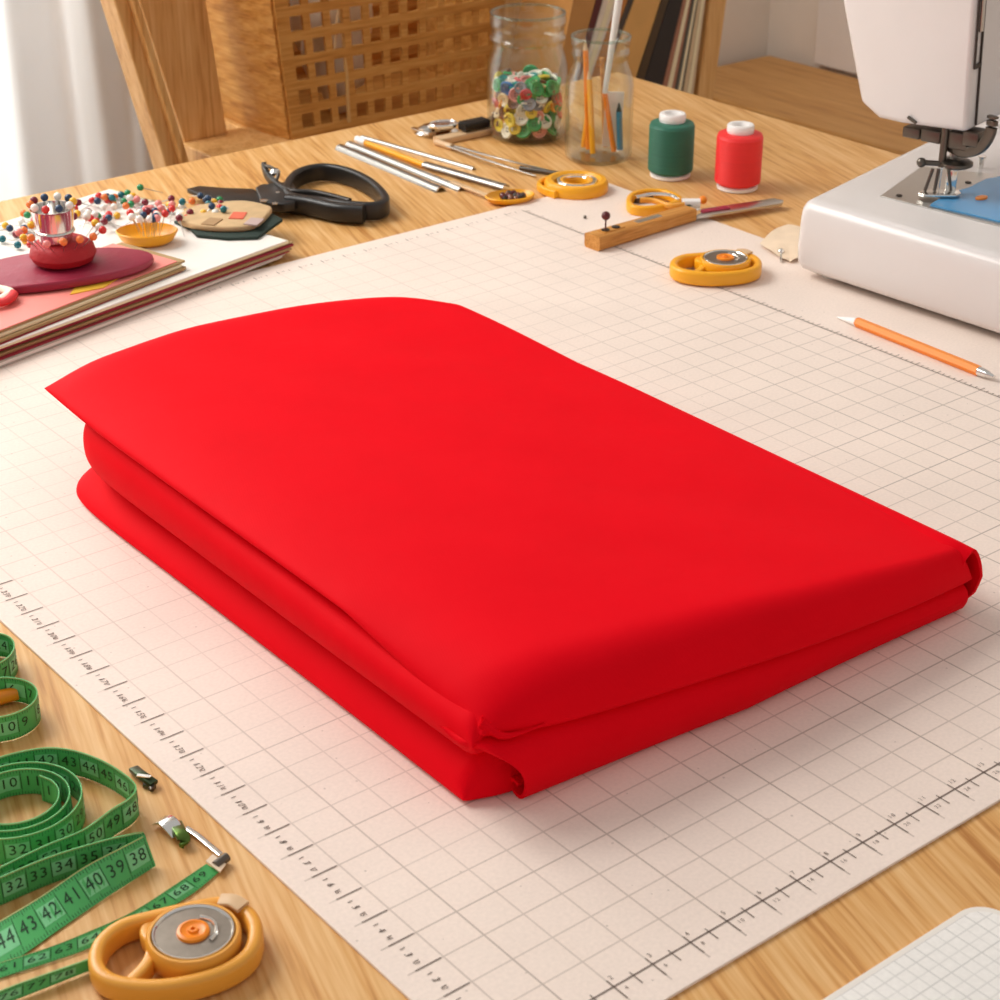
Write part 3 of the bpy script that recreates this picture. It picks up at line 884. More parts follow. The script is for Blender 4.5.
obj('handle_loop', sweep(ring, rrect(.0085, .019, .003), closed=True), M['black'], sh)
arm = catmull([at(287, 203, .010), at(310, 206, .010), at(338, 212, .010), at(364, 214, .010)], 8)
obj('lower_grip', sweep(arm, rrect(.013, .019, .004)), M['black'], sh)
spur = catmull([at(264, 166, .022), at(268, 176, .017), at(278, 186, .014), at(292, 193, .014), at(318, 195, .014), at(350, 203, .014)], 10)
obj('upper_lever', sweep(spur, rrect(.006, .010, .002)), M['black_steel'], sh)
p = at(275, 170, .024); bm = bmesh.new(); add_lathe(bm, [(0, 0), (.005, .001), (.006, .004), (.0035, .0075), (0, .008)], p-V((0, 0, .006)), 18)
obj('spring_knob', bm, M['chrome'], sh)
rr = catmull([at(263, 165, .023), at(270, 167, .026), at(278, 173, .022), at(276, 181, .018)], 8)
obj('spring', sweep(rr, circ(.002, 8)), M['dark_steel'], sh)

# ================================================================== METAL STRIPS, SPOON, CLIP, TWEEZERS
def strip(label, a, b, w, h, m, z, name='metal_strip', cat='metal strip', half=True, grp=None):
    A, B = at(*a, z), at(*b, z)
    pr = [(w/2*math.cos(PI*i/8), h*math.sin(PI*i/8)) for i in range(9)] + ([(w/2*.72*math.cos(PI*(8-i)/8), h*.72*math.sin(PI*(8-i)/8)) for i in range(9)] if half else [])
    o = obj(name, sweep([A, A.lerp(B, .5), B], pr), m)
    tag(o, label, cat, grp); return o
g = 'shiny metal strips behind the shears'
strip('longest shiny half round metal strip, nearest the black shears', (340, 149), (441, 192), .013, .006, M['strip'], TZ, grp=g)
strip('dark toned metal strip between the shiny strip and the yellow rod', (349, 145), (462, 191), .011, .005, M['steel'], TZ, grp=g)
strip('flat pale metal ruler strip beside the yellow spoon handle', (425, 165), (506, 188), .012, .004, M['strip'], TZ+.004, grp=g)
strip('thin metal strip farthest from the shears, tips by the spoon', (362, 138), (474, 170), .007, .0035, M['steel'], TZ, grp=g)
t = thing('yellow_rod', 'thin yellow rod with a white end lying among the metal strips', 'rod', at(363, 142, TZ))
obj('shaft', tube(at(366, 143, TZ+.004), at(424, 165, TZ+.004), .0034), M['yellow'], t)
obj('white_end', tube(at(357, 139, TZ+.004), at(366, 143, TZ+.004), .0042), M['white'], t)
# spoon with beads
sc_ = at(510, 202, TZ)
t = thing('scoop_spoon', 'small yellow oval scoop holding dark beads behind the mat edge', 'spoon', sc_)
rotm = Matrix.Rotation(-.62+.25, 3, 'Z')
obj('bowl', lathe([(0, 0), (.016, 0), (.023, .003), (.026, .0075), (.0245, .0085), (.0215, .0045), (.015, .002), (0, .002)], sc_, 36, sx=1.05, sy=.72, rot=rotm), M['yellow'], t)
hp = catmull([at(490, 197, TZ+.004), at(475, 191, TZ+.004), at(452, 182, TZ+.005)], 6)
obj('handle', sweep(hp, rrect(.006, .003, .001)), M['tan'], t)
proto_b = {}
for k in range(26):
    a = random.uniform(0, 2*PI); r = math.sqrt(random.random())*.82
    p = sc_ + rotm @ V((r*.019*math.cos(a), r*.012*math.sin(a), 0)) + V((0, 0, .0050+.002*random.random()))
    cn = random.choice(['dark brown', 'amber', 'dark red'])
    if cn not in proto_b:
        bm = bmesh.new(); add_ball(bm, (0, 0, 0), .0036, 10)
        o = obj('bead', bm, {'dark brown': M['dark'], 'amber': M['lens'], 'dark red': M['dkred']}[cn]); proto_b[cn] = o
    else:
        o = proto_b[cn].copy(); COL.objects.link(o)
    o.location = p
    tag(o, cn + ' bead lying in the yellow oval scoop', 'bead', cn + ' beads in the yellow scoop')
# clip tool
t = thing('folding_cutter', 'chrome cutter with a black ridged grip lying left of the button jar', 'cutter', at(448, 134, TZ))
A, B = at(437, 141, TZ+.004), at(490, 130, TZ+.004)
obj('base_bar', sweep([A, A.lerp(B, .5), B], rrect(.016, .008, .002)), M['tan'], t)
hd = at(437, 134, TZ)
bm = bmesh.new()
add_lathe(bm, [(0, 0), (.020, 0), (.022, .003), (.018, .006), (.019, .009), (.014, .012), (0, .012)], hd, 30, sx=1.25, sy=.7, rot=Matrix.Rotation(-.3, 3, 'Z'))
obj('chrome_head', bm, M['chrome'], t)
lp = at(443, 124, .013); lp = V((lp.x, lp.y, TZ+.0085))
lro = obj('lens_ring', lathe([(.0125, .004), (.016, .004), (.0165, .007), (.0145, .0085), (.0125, .007), (.0125, .004)], lp, 36, sx=1.15, sy=.8, rot=Matrix.Rotation(-.3, 3, 'Z')), M['chrome'], t)
obj('lens', lathe([(0, .005), (.0128, .005), (.0128, .006), (0, .0065)], lp, 30, sx=1.15, sy=.8, rot=Matrix.Rotation(-.3, 3, 'Z')), M['lens'], lro)
A, B = at(462, 127, TZ+.014), at(486, 122, TZ+.014)
bm = sweep([A, A.lerp(B, .5), B], rrect(.016, .009, .002))
for k in range(7):
    q = A.lerp(B, (k+.5)/7); add_box(bm, q+V((0, 0, .0048)), (.0022, .015, .0014), math.atan2((B-A).y, (B-A).x))
obj('ridged_grip', bm, M['black'], t)
tip = catmull([at(413, 128, TZ+.003), at(422, 131, TZ+.005), at(432, 134, TZ+.006)], 5)
obj('tapered_tip', sweep(tip, rrect(.012, .005, .002), scale=lambda s: .5+.5*s), M['chrome'], t)
# tweezers
t = thing('tweezers', 'long thin steel tweezers pointing at the yellow tape coil', 'tweezers', at(450, 146, TZ))
for a, b, z in (((440, 143), (536, 176), .004), ((447, 144), (552, 171), .006)):
    pa = catmull([at(*a, TZ+.004), at((a[0]+b[0])/2, (a[1]+b[1])/2+1, TZ+z+.002), at(*b, TZ+.002)], 8)
    obj('arm', sweep(pa, rrect(.0048, .0022, .0008), scale=lambda s: 1-.55*s), M['steel'], t)
obj('joint', tube(at(436, 142, TZ+.004), at(452, 147, TZ+.004), .0036), M['tan'], t)
obj('tip_guard', tube(at(520, 168, TZ+.004), at(560, 174, TZ+.003), .0028), M['dark_steel'], t)

# ================================================================== ROTARY CUTTERS
def rotary(c, ang, label, body, sc=1.0, flip=1, blade_m=None, hk=1.07):
    """local frame: x along the tool, y across; c on the surface"""
    t = thing('rotary_cutter', label, 'rotary cutter', c)
    ca, sa = math.cos(ang), math.sin(ang)
    def W(x, y, z): x *= sc; y *= sc*flip; return V((c.x+x*ca-y*sa, c.y+x*sa+y*ca, c.z+z*sc))
    loop = catmull([W(x, y, .0085) for x, y in ((-.0440, -.003), (-.0400, .012), (-.028, .0235), (-.008, .0275), (.012, .0300), (.028, .0300), (.0405, .0200), (.0445, .004), (.0400, -.014), (.027, -.0255), (.008, -.0310), (-.012, -.0310), (-.030, -.0250), (-.0405, -.0160))], 8, closed=True)
    obj('handle_loop', sweep(loop, rrect(.0086*sc, .0150*sc, .0034*sc), closed=True), body, t)
    # bridge that holds the blade housing
    br = catmull([W(-.026, -.022, .008), W(-.016, -.010, .009), W(-.013, .004, .009), W(-.016, .016, .008), W(-.012, .026, .008)], 8)
    obj('bridge', sweep(br, rrect(.007*sc, .011*sc, .002*sc)), body, t)
    hc = W(.010, .001, 0); sc0_ = sc; sc = sc*hk
    obj('blade_housing', lathe([(0, .003*sc), (.0225*sc, .003*sc), (.0245*sc, .006*sc), (.0248*sc, .0165*sc), (.0236*sc, .0185*sc), (.0222*sc, .0185*sc), (.0218*sc, .0165*sc), (0, .016*sc)], hc, 56), body, t)
    bo = obj('blade', lathe([(0, .0162*sc), (.0212*sc, .0162*sc), (.0210*sc, .0175*sc), (.0205*sc, .0180*sc), (0, .0182*sc)], hc, 56), blade_m or M['blade'], t)
    obj('blade_rim', lathe([(.0198*sc, .0181*sc), (.0204*sc, .0190*sc), (.0212*sc, .0190*sc), (.0216*sc, .0178*sc), (.0198*sc, .0181*sc)], hc, 56), M['chrome'], bo)
    obj('screw_cap', lathe([(0, .0180*sc), (.0088*sc, .0180*sc), (.0084*sc, .0196*sc), (.0068*sc, .0202*sc), (.0058*sc, .0194*sc), (.0030*sc, .0194*sc), (.0026*sc, .0206*sc), (.0012*sc, .0206*sc), (.0012*sc, .0190*sc), (0, .0190*sc)], hc, 32), M['orange'], bo)
    ar = [W(.010+.0115*math.cos(a), .001+.0115*math.sin(a), .0186) for a in [math.radians(-50+i*10) for i in range(13)]]
    obj('washer', sweep(ar, circ(.0011*sc, 6)), M['chrome'], bo)
    sc = sc0_
    tb_ = catmull([W(.027, .0285, .0165), W(.034, .0255, .0172), W(.0395, .0195, .0165)], 6)
    obj('slide_tab', sweep(tb_, rrect(.0100*sc, .0030*sc, .001*sc)), M['tan'], t)
    return t
M['blade'] = mat('blade_grey', '#8d8378', .3, metal=.85, var=.2, vscale=200)
cang = -math.radians(38.64)
rotary(at(178, 963, TZ), cang+math.radians(13), 'amber yellow rotary cutter lying beside the green tape in the foreground', M['amber'], .87)
rotary(at(715, 276, 0), cang+math.radians(4), 'yellow rotary cutter lying on the cutting mat below the knife', M['yellow'], .91)
# small yellow tape coil with handle, behind the mat
c = at(576, 192, TZ)
t = thing('tape_coil', 'yellow round coil with a metal centre lying in front of the pencil jar', 'coil', c)
obj('outer_ring', lathe([(.024, 0), (.0325, 0), (.0345, .003), (.0345, .011), (.032, .0145), (.027, .0150), (.0235, .012), (.024, 0)], c, 48), M['yellow'], t)
obj('inner_ring', lathe([(.013, .003), (.018, .003), (.0188, .012), (.0175, .014), (.0145, .014), (.013, .012), (.013, .003)], c, 40), M['yellow'], t)
sp_ = [c+V(((.0145+.007*k/70)*math.cos(k*.27), (.0145+.007*k/70)*math.sin(k*.27), .0125)) for k in range(71)]
obj('metal_spiral', sweep(sp_, circ(.0016, 6)), M['chrome'], t)
obj('base_disc', lathe([(0, .001), (.0255, .001), (.0255, .004), (0, .004)], c, 40), M['lens'], t)
lp = catmull([at(u, v, TZ+.006) for u, v in ((556, 195), (545, 191), (539, 186), (545, 181), (560, 178), (573, 176))], 6)
obj('side_loop', sweep(lp, rrect(.005, .009, .0018)), M['yellow'], t)
obj('red_pad', lathe([(0, 0), (.008, 0), (.008, .003), (0, .004)], at(549, 186, TZ+.001), 20), M['dkred'], t)
# little scissors
c = at(655, 202, TZ)
t = thing('thread_snips', 'small yellow looped thread snips lying behind the wooden knife handle', 'scissors', c)
lp = catmull([at(u, v, TZ+.007) for u, v in ((629, 205), (632, 198), (645, 194), (662, 194), (676, 199), (679, 203), (668, 208), (648, 211), (634, 210))], 7, closed=True)
obj('handle_loop', sweep(lp, rrect(.006, .011, .0022), closed=True), M['yellow'], t)
lp = catmull([at(u, v, TZ+.012) for u, v in ((640, 200), (655, 201), (670, 206), (684, 205))], 7)
obj('inner_bow', sweep(lp, rrect(.005, .006, .002)), M['amber'], t)
obj('lower_pad', lathe([(0, 0), (.013, 0), (.013, .004), (0, .006)], at(641, 200, TZ+.002), 24), M['dark_steel'], t)
lp = catmull([at(u, v, TZ+.013) for u, v in ((636, 197), (652, 194), (670, 195), (678, 199))], 7)
obj('chrome_trim', sweep(lp, circ(.0018, 8)), M['chrome'], t)
A, B = at(682, 203, TZ+.010), at(700, 203, TZ+.010)
obj('blade_guard', sweep([A, A.lerp(B, .5), B], rrect(.010, .008, .002)), M['white'], t)
bm = bmesh.new(); add_ball(bm, at(703, 200, TZ+.010), .0045)
obj('tip_ball', bm, M['orange'], t)

# ================================================================== KNIFE WITH WOODEN HANDLE
A, B = at(592, 242, .0075), at(690, 213, .0075); Cc = at(783, 199, .0075)
t = thing('seam_knife', 'knife with a wooden handle and grey steel blade lying across the mat edge', 'knife', at(640, 226, 0))
d = (B-A).normalized()
bm = sweep([A, A.lerp(B, .5), B], rrect(.021, .0145, .003), scale=lambda s: 1.04-.14*s)
ho = obj('handle', bm, M['handle_wood'], t)
bm = sweep([B-d*.004, B+d*.006], rrect(.018, .0125, .002))
obj('ferrule', bm, M['chrome'], t)
dn = (Cc-B).normalized(); side = V((-dn.y, dn.x, 0))
bl = [B+dn*.003+side*.010, B+dn*.003-side*.010, B+dn*.035-side*.0105, Cc-dn*.006-side*.008, Cc-side*.001, Cc-dn*.006+side*.009]
bm = bmesh.new(); add_prism(bm, [q-V((0, 0, .004)) for q in bl], [q-V((0, 0, .0008)) for q in bl])
blo = obj('blade', bm, M['steel'], t, bevel=.0006)
f0, f1 = B+dn*.012, B+dn*.045
obj('blade_inlay', sweep([f0-V((0, 0, .0004)), f1-V((0, 0, .0004))], rrect(.009, .002, .0006)), M['wine'], blo)
sl0, sl1 = A+d*.012+V((0, 0, .0076)), A+d*.040+V((0, 0, .0074))
obj('inset_groove', sweep([sl0, sl1], rrect(.010, .0012, .0003)), M['handle_wood'], ho)
for k in (.018, .032):
    p = A+d*k+V((0, 0, .0078)); obj('rivet', lathe([(0, 0), (.0042, 0), (.0042, .0012), (0, .0018)], p, 18), M['dark'], ho)
sl0, sl1 = A+d*.060+V((0, 0, .0073)), A+d*.094+V((0, 0, .0069))
obj('metal_inlay', sweep([sl0, sl1], rrect(.007, .0010, .0003)), M['steel'], ho)

# ================================================================== PINS
PC = {'red': '#d7332f', 'yellow': '#f0b52c', 'teal': '#1d6d77', 'white': '#f4efe6', 'orange': '#ef7d3a', 'navy': '#27405f', 'pink': '#ef8f8a', 'green': '#2f8f58', 'maroon': '#7c2030'}
pinp = {}
def pin(head, d, col, length, label, group, r=.0037):
    key = (col, length)
    if key not in pinp:
        bm = bmesh.new(); add_ball(bm, (0, 0, 0), r, 12)
        add_tube(bm, (0, 0, -r*.8), (0, 0, -length), .0006, .0002, 6, 1)
        o = obj('pin', bm, [mat('pin_head_'+col, PC[col], .25), M['steel']]); pinp[key] = o
    else:
        o = pinp[key].copy(); COL.objects.link(o)
    o.location = head; o.rotation_euler = V(d).to_track_quat('Z', 'Y').to_euler()
    tag(o, label, 'pin', group)
    return o
MZ = .0165          # top of the white magazine
def zone(n, f, lbl, z0, z1):
    got = []
    for _ in range(n*30):
        if len(got) >= n: break
        u, v = f()
        z = MZ + random.uniform(z0, z1)
        p = at(u, v, z)
        if any((p-q).length < .0068 for q in got): continue
        got.append(p)
        col = random.choice(list(PC))
        a = random.uniform(0, 2*PI)
        # shaft drops from the head down to the paper
        L = .024
        sink = (z-MZ)-.0006
        d = V((math.cos(a), math.sin(a), 0))*math.sqrt(max(.0001, 1-(sink/L)**2)) + V((0, 0, sink/L))
        pin(p, d, col, L, col + ' ball headed pin ' + lbl, col + ' pins ' + lbl)
def f_back():
    k = random.random(); u = 20 + 125*k; v = 222 - 26*k + random.uniform(-10, 9); return u, v
def f_mid():
    return random.uniform(85, 150), random.uniform(196, 226)
def f_right():
    k = random.random(); return 150+78*k, 210-8*k+random.uniform(-10, 12)
def f_left():
    return random.uniform(2, 42), random.uniform(222, 246)
zone(34, f_back, 'in the loose row along the back of the white magazine', .0032, .010)
zone(22, f_mid, 'in the heap left of the yellow dish', .0032, .014)
zone(34, f_right, 'in the heap behind the beige pouch', .0032, .014)
zone(9, f_left, 'left of the metal cup', .0032, .006)

# ================================================================== MAGAZINES
def mag(c_right, ang, w, d, z0, layers, name, label, cat='magazine'):
    """c_right: near right corner; the book runs back-left from it"""
    ex = V((math.cos(ang), math.sin(ang), 0)); ey = V((-math.sin(ang), math.cos(ang), 0))
    t = thing(name, label, cat, V((c_right.x, c_right.y, z0)))
    z = z0
    for k, (pn, th, m, dx, dy, rot) in enumerate(layers):
        e1_ = V((math.cos(ang+rot), math.sin(ang+rot), 0)); e2_ = V((-math.sin(ang+rot), math.cos(ang+rot), 0))
        p0 = V((c_right.x, c_right.y, 0)) + ex*dx + ey*dy
        pts = [p0, p0+e2_*d, p0+e2_*d-e1_*w, p0-e1_*w]
        obj(pn, prism([V((p.x, p.y, z)) for p in pts], (0, 0, th)), m, t, smooth=False, bevel=min(.0006, th*.3))
        z += th
    return z
corner = at(291, 245, .012)
a13 = math.radians(12.8)
z = .0002
z = mag(corner, a13, .44, .25, z, [('back_cover', .0012, M['grey_paper'], -.012, .004, 0.02), ('pages', .0030, M['paper'], -.010, .002, .012), ('front_cover', .0010, M['grey_paper'], -.008, .000, .006)], 'sewing_magazine', 'grey edged magazine at the bottom of the stack on the left')
z = mag(corner, a13, .44, .25, z, [('back_cover', .0010, M['wine_paper'], -.002, 0, 0), ('pages', .0026, M['brown_paper'], .002, .001, -.010), ('pages', .0022, M['wine_paper'], .006, .002, -.018), ('front_cover', .0010, M['wine_paper'], .003, .004, -.006)], 'sewing_magazine', 'wine red magazine with fanned pages in the middle of the stack on the left')
z = mag(corner, a13, .44, .26, z, [('back_cover', .0008, M['brown_paper'], .006, .003, -.012), ('pages', .0030, M['cream_paper'], .000, .003, -.004), ('front_cover', .0012, M['paper'], -.003, .002, 0)], 'sewing_magazine', 'white covered magazine on top of the stack, strewn with pins')
MZt = z
z2 = MZt
a2 = math.radians(15.5)
c2 = at(184, 265, .022)
z2 = mag(c2, a2, .30, .085, z2, [('back_cover', .0010, M['wine_paper'], -.004, -.002, .01), ('pages', .0030, M['brown_paper'], 0, -.003, 0), ('pages', .0028, M['cream_paper'], -.003, -.001, -.006), ('pages', .0022, M['brown_paper'], .002, .000, -.012), ('front_cover', .0010, M['salmon'], -.006, .002, 0)], 'pattern_booklet', 'thick booklet with a salmon pink cover lying on the white magazine', 'booklet')
ys = [at(u, v, z2) for u, v in ((70, 295), (104, 288), (135, 268), (90, 268))]
o = obj('paper_slip', prism([V((p.x, p.y, z2)) for p in ys], (0, 0, .0008)), M['yellow_paper'], smooth=False)
tag(o, 'yellow paper slip on the salmon booklet under the wine red pad', 'paper')
z3 = z2 + .0008
# pad, cushion and cup
pc_ = at(58, 268, z3+.006)
t = thing('leather_pad', 'wine red leaf shaped leather pad lying on the salmon booklet', 'pad', V((pc_.x, pc_.y, z3)))
outl = []
for i in range(60):
    a = 2*PI*i/60
    rx = .080*(abs(math.cos(a))**.9)*(1 if math.cos(a) > 0 else -1); ry = .046*math.sin(a)*(1-.12*math.cos(a))
    if math.cos(a) > 0: rx *= 1.03
    outl.append(V((pc_.x, pc_.y, 0)) + ER*rx + EF*(ry + .30*rx))
bm = bmesh.new(); rings = []
for s, zz in ((.93, 0), (.985, .0012), (1, .004), (.99, .0072), (.965, .0082)):
    rings.append([bm.verts.new(V((pc_.x, pc_.y, z3+zz)) + (q-V((pc_.x, pc_.y, 0)))*s) for q in outl])
for A_, B_ in zip(rings, rings[1:]):
    for i in range(60): bm.faces.new((A_[i], A_[(i+1) % 60], B_[(i+1) % 60], B_[i]))
bm.faces.new(rings[0][::-1]); bm.faces.new(rings[-1])
obj('pad_body', bm, M['wine'], t)
z4 = z3 + .0084
cc = at(64, 262, z4); cc = V((cc.x, cc.y, z4))
t = thing('pincushion', 'round dark red pincushion on the wine red pad', 'pincushion', cc)
obj('cushion', lathe([(0, 0), (.020, 0), (.027, .003), (.030, .009), (.028, .016), (.022, .0205), (.012, .022), (0, .022)], cc, 44), M['cushion'], t)
cu = cc + ER*-.004 + EF*-.004 + V((0, 0, .0215))
t = thing('metal_cup', 'shiny little metal cup full of pins set in the red pincushion', 'cup', cu)
cwo = obj('cup_wall', lathe([(0, -.0), (.013, 0), (.0145, .001), (.0165, .012), (.0195, .030), (.0205, .0315), (.0190, .0315), (.0155, .013), (.0130, .003), (0, .003)], cu, 40), M['chrome'], t)
rg = [cu+V((.0168*math.cos(2*PI*i/40), .0168*math.sin(2*PI*i/40), .010)) for i in range(40)]
obj('band', sweep(rg, circ(.0013, 8), closed=True), M['chrome'], t)
for k in range(10):
    a = k/10*2*PI+.2; d = V((math.cos(a)*.45, math.sin(a)*.45, 1)).normalized()
    base = cu + V((0, 0, .005)) + V((math.cos(a), math.sin(a), 0))*.005
    col = ['navy', 'white', 'navy', 'maroon', 'orange', 'white', 'red', 'navy', 'white', 'yellow'][k]
    pin(base + d*.0335, d, col, .030, col + ' ball headed pin standing in the metal cup', col + ' pins in the metal cup')
for k in range(16):
    a = k/16*2*PI; d = V((math.cos(a)*1.0, math.sin(a)*1.0, .85+.3*random.random())).normalized()
    base = cc + V((math.cos(a)*.0225, math.sin(a)*.0225, .017))
    col = random.choice(['maroon', 'red', 'orange', 'white', 'pink', 'yellow'])
    pin(base + d*(.016+.008*random.random()), d, col, .024, col + ' ball headed pin stuck in the red pincushion', col + ' pins in the red pincushion')
# yellow dish with pins
dc = at(148, 243, MZt); 
t = thing('pin_dish', 'small yellow dish of upright pins on the white magazine', 'dish', dc)
obj('dish_body', lathe([(0, 0), (.018, 0), (.024, .004), (.0285, .0125), (.0275, .0135), (.0225, .006), (.016, .003), (0, .003)], dc, 44, sx=1.05, sy=.8, rot=Matrix.Rotation(-.67, 3, 'Z')), M['yellow'], t)
for k in range(20):
    a = random.uniform(0, 2*PI); rr_ = .013*math.sqrt(random.random())
    d = V((math.cos(a)*.35*rr_/.013 + random.uniform(-.18, .18) - .1, math.sin(a)*.35*rr_/.013+random.uniform(-.18, .18), 1)).normalized()
    base = dc + V((math.cos(a)*rr_, math.sin(a)*rr_*.8, .0032))
    col = random.choice(['white', 'navy', 'red', 'teal', 'pink', 'maroon', 'white'])
    pin(base + d*.0275, d, col, .0265, col + ' ball headed pin standing in the yellow dish', col + ' pins in the yellow dish')
# beige pouch
t = thing('needle_pouch', 'beige cloth needle pouch with a dark green underside on the white magazine', 'pouch', at(228, 230, MZt))
ol = [(178, 227), (190, 216), (214, 211), (244, 209), (266, 213), (272, 218), (255, 233), (228, 236), (198, 234)]
p0 = catmull([at(u, v, MZt) for u, v in ol], 4, closed=True)
bm = bmesh.new()
low = [V((p.x, p.y, MZt+.0035)) for p in p0]
add_prism(bm, low, [p+V((0, 0, .006)) for p in low])
pco = obj('pouch_cloth', bm, M['beige_cloth'], t, bevel=.0022)
ol = [(174, 224), (190, 231), (197, 238), (228, 241), (258, 240), (283, 222), (272, 216), (240, 213), (205, 214)]
low = [at(u, v, MZt) for u, v in ol]
obj('lining', prism(low, (0, 0, .0035)), M['dkgreen_cloth'], t, bevel=.001)
zt_ = MZt+.0095
for (u, v, a, nm) in ((238, 216, '#d9664a', 'patch'), (254, 222, '#b9a09a', 'patch'), (212, 222, '#a7845c', 'patch')):
    p = at(u, v, zt_); bm = bmesh.new(); add_box(bm, (p.x, p.y, zt_+.0003), (.020, .014, .0012), .5+random.random()*.4)
    obj(nm, bm, mat('patch_cloth'+a[1:], a, .8), pco, smooth=False)
# red and white scrap at the left edge
sp0 = at(2, 302, z2)
t = thing('cloth_scrap', 'small red and white knotted cloth scrap on the salmon booklet at the left edge', 'cloth scrap', V((sp0.x, sp0.y, z2)))
bm = bmesh.new()
add_sweep(bm, catmull([sp0+ER*x+EF*y+V((0, 0, zz)) for x, y, zz in ((-.02, .012, .004), (-.008, .016, .006), (.006, .008, .006), (.000, -.006, .004))], 7), circ(.0045, 10, .0035))
obj('white_strip', bm, M['bag'], t)
bm = bmesh.new()
add_sweep(bm, catmull([sp0+ER*x+EF*y+V((0, 0, zz)) for x, y, zz in ((.004, .010, .005), (.010, .002, .006), (.006, -.012, .005), (-.010, -.020, .0045))], 7), circ(.0045, 10, .0035))
obj('red_strip', bm, mat('scrap_red', '#e0383a', .7), t)

# ================================================================== PENCIL, SCRAP, LOOSE PIN
A, B = at(857, 322, .0043), at(979, 371, .0043); d = (B-A).normalized()
t = thing('mechanical_pencil', 'orange yellow pencil with a white tip lying below the sewing machine', 'pencil', A)
obj('barrel', tube(A, B, .0045, n=6), M['orange'], t, ang=30)
obj('white_tip', tube(A, A-d*.024+V((0, 0, -.0030)), .0042, .0006, 14), M['white'], t)
obj('metal_end', tube(B, B+d*.009, .0040, .0034, 16), M['chrome'], t)
obj('eraser', tube(B+d*.009, B+d*.016, .0030, .0016, 14), M['chrome'], t)
bm = bmesh.new()
sc0 = [(760, 243), (771, 232), (788, 224), (803, 228), (806, 240), (803, 256), (790, 262), (778, 256)]
pts = [at(u, v, .002+.003*random.random()) for u, v in sc0]
cen = at(785, 243, .005)
top = [bm.verts.new(p) for p in pts]; ct = bm.verts.new(cen)
for i in range(len(top)): bm.faces.new((top[i], top[(i+1) % len(top)], ct))
bmesh.ops.subdivide_edges(bm, edges=bm.edges[:], cuts=2, use_grid_fill=True)
for v in bm.verts: v.co.z = max(.0012, v.co.z + random.uniform(-.0008, .0012))
r = bmesh.ops.solidify(bm, geom=bm.faces[:], thickness=.0004)
o = obj('tissue_scrap', bm, M['tissue'], ang=25)
tag(o, 'crumpled scrap of pale pattern tissue beside the sewing machine', 'paper scrap')
for (u, v) in ((808, 261),):
    pass
cl = at(781, 252, .0045)
bm = bmesh.new(); add_tube(bm, cl, at(781, 262, .0012), .0012); add_ball(bm, cl, .0036)
o = obj('pin', bm, M['chrome']); tag(o, 'steel pin lying on the mat by the tissue scrap', 'pin')
q = A_ = at(602, 219, .030)
hA = at(592, 242, .0075); hB = at(690, 213, .0075); hd_ = (hB-hA).normalized()
foot = hA+hd_*.018+V((0, 0, .008))
bm = bmesh.new(); add_tube(bm, foot, foot+V((0, 0, .012)), .0008); add_ball(bm, foot+V((0, 0, .015)), .0045)
o = obj('pin', bm, M['dkred']); tag(o, 'dark red ball pin standing in the wooden knife handle', 'pin')
for (u, v, r_) in ((585, 217, .0018),):
    bm = bmesh.new(); add_ball(bm, at(u, v, .0016), r_)
    o = obj('bead', bm, M['dark_steel']); tag(o, 'tiny grey bead on the mat left of the knife handle', 'bead')

# ================================================================== NOTEBOOK
nb_ = thing('notebook', 'open notebook page with a printed grid at the lower right corner', 'notebook', at(955, 960, TZ))
x0, x1, y0, y1 = .40, .6485, .20, .4215
def rr_outline(x0, x1, y0, y1, r):
    o = []
    for cx, cy, a0 in ((x1-r, y1-r, 0), (x0+r, y1-r, 90), (x0+r, y0+r, 180), (x1-r, y0+r, 270)):
        for k in range(9):
            a = math.radians(a0+90*k/8); o.append(V((cx+r*math.cos(a), cy+r*math.sin(a), 0)))
    return o
ol = rr_outline(x0, x1, y0, y1, .016)
obj('cover', prism([p+V((0, 0, TZ)) for p in rr_outline(x0-.001, x1+.001, y0-.001, y1+.001, .017)], (0, 0, .0012)), M['paper'], nb_, smooth=False)
obj('page_block', prism([p+V((0, 0, TZ+.0012)) for p in ol], (0, 0, .0048)), M['paper'], nb_, bevel=.0005, smooth=False)
pgz = TZ+.0060
bm = bmesh.new()
bv = [bm.verts.new(p+V((0, 0, pgz+.0002))) for p in rr_outline(x0+.0035, x1-.0035, y0+.0035, y1-.0035, .014)]
bm.faces.new(bv)
obj('grid_page', bm, M['paper_grid'], nb_, smooth=False)

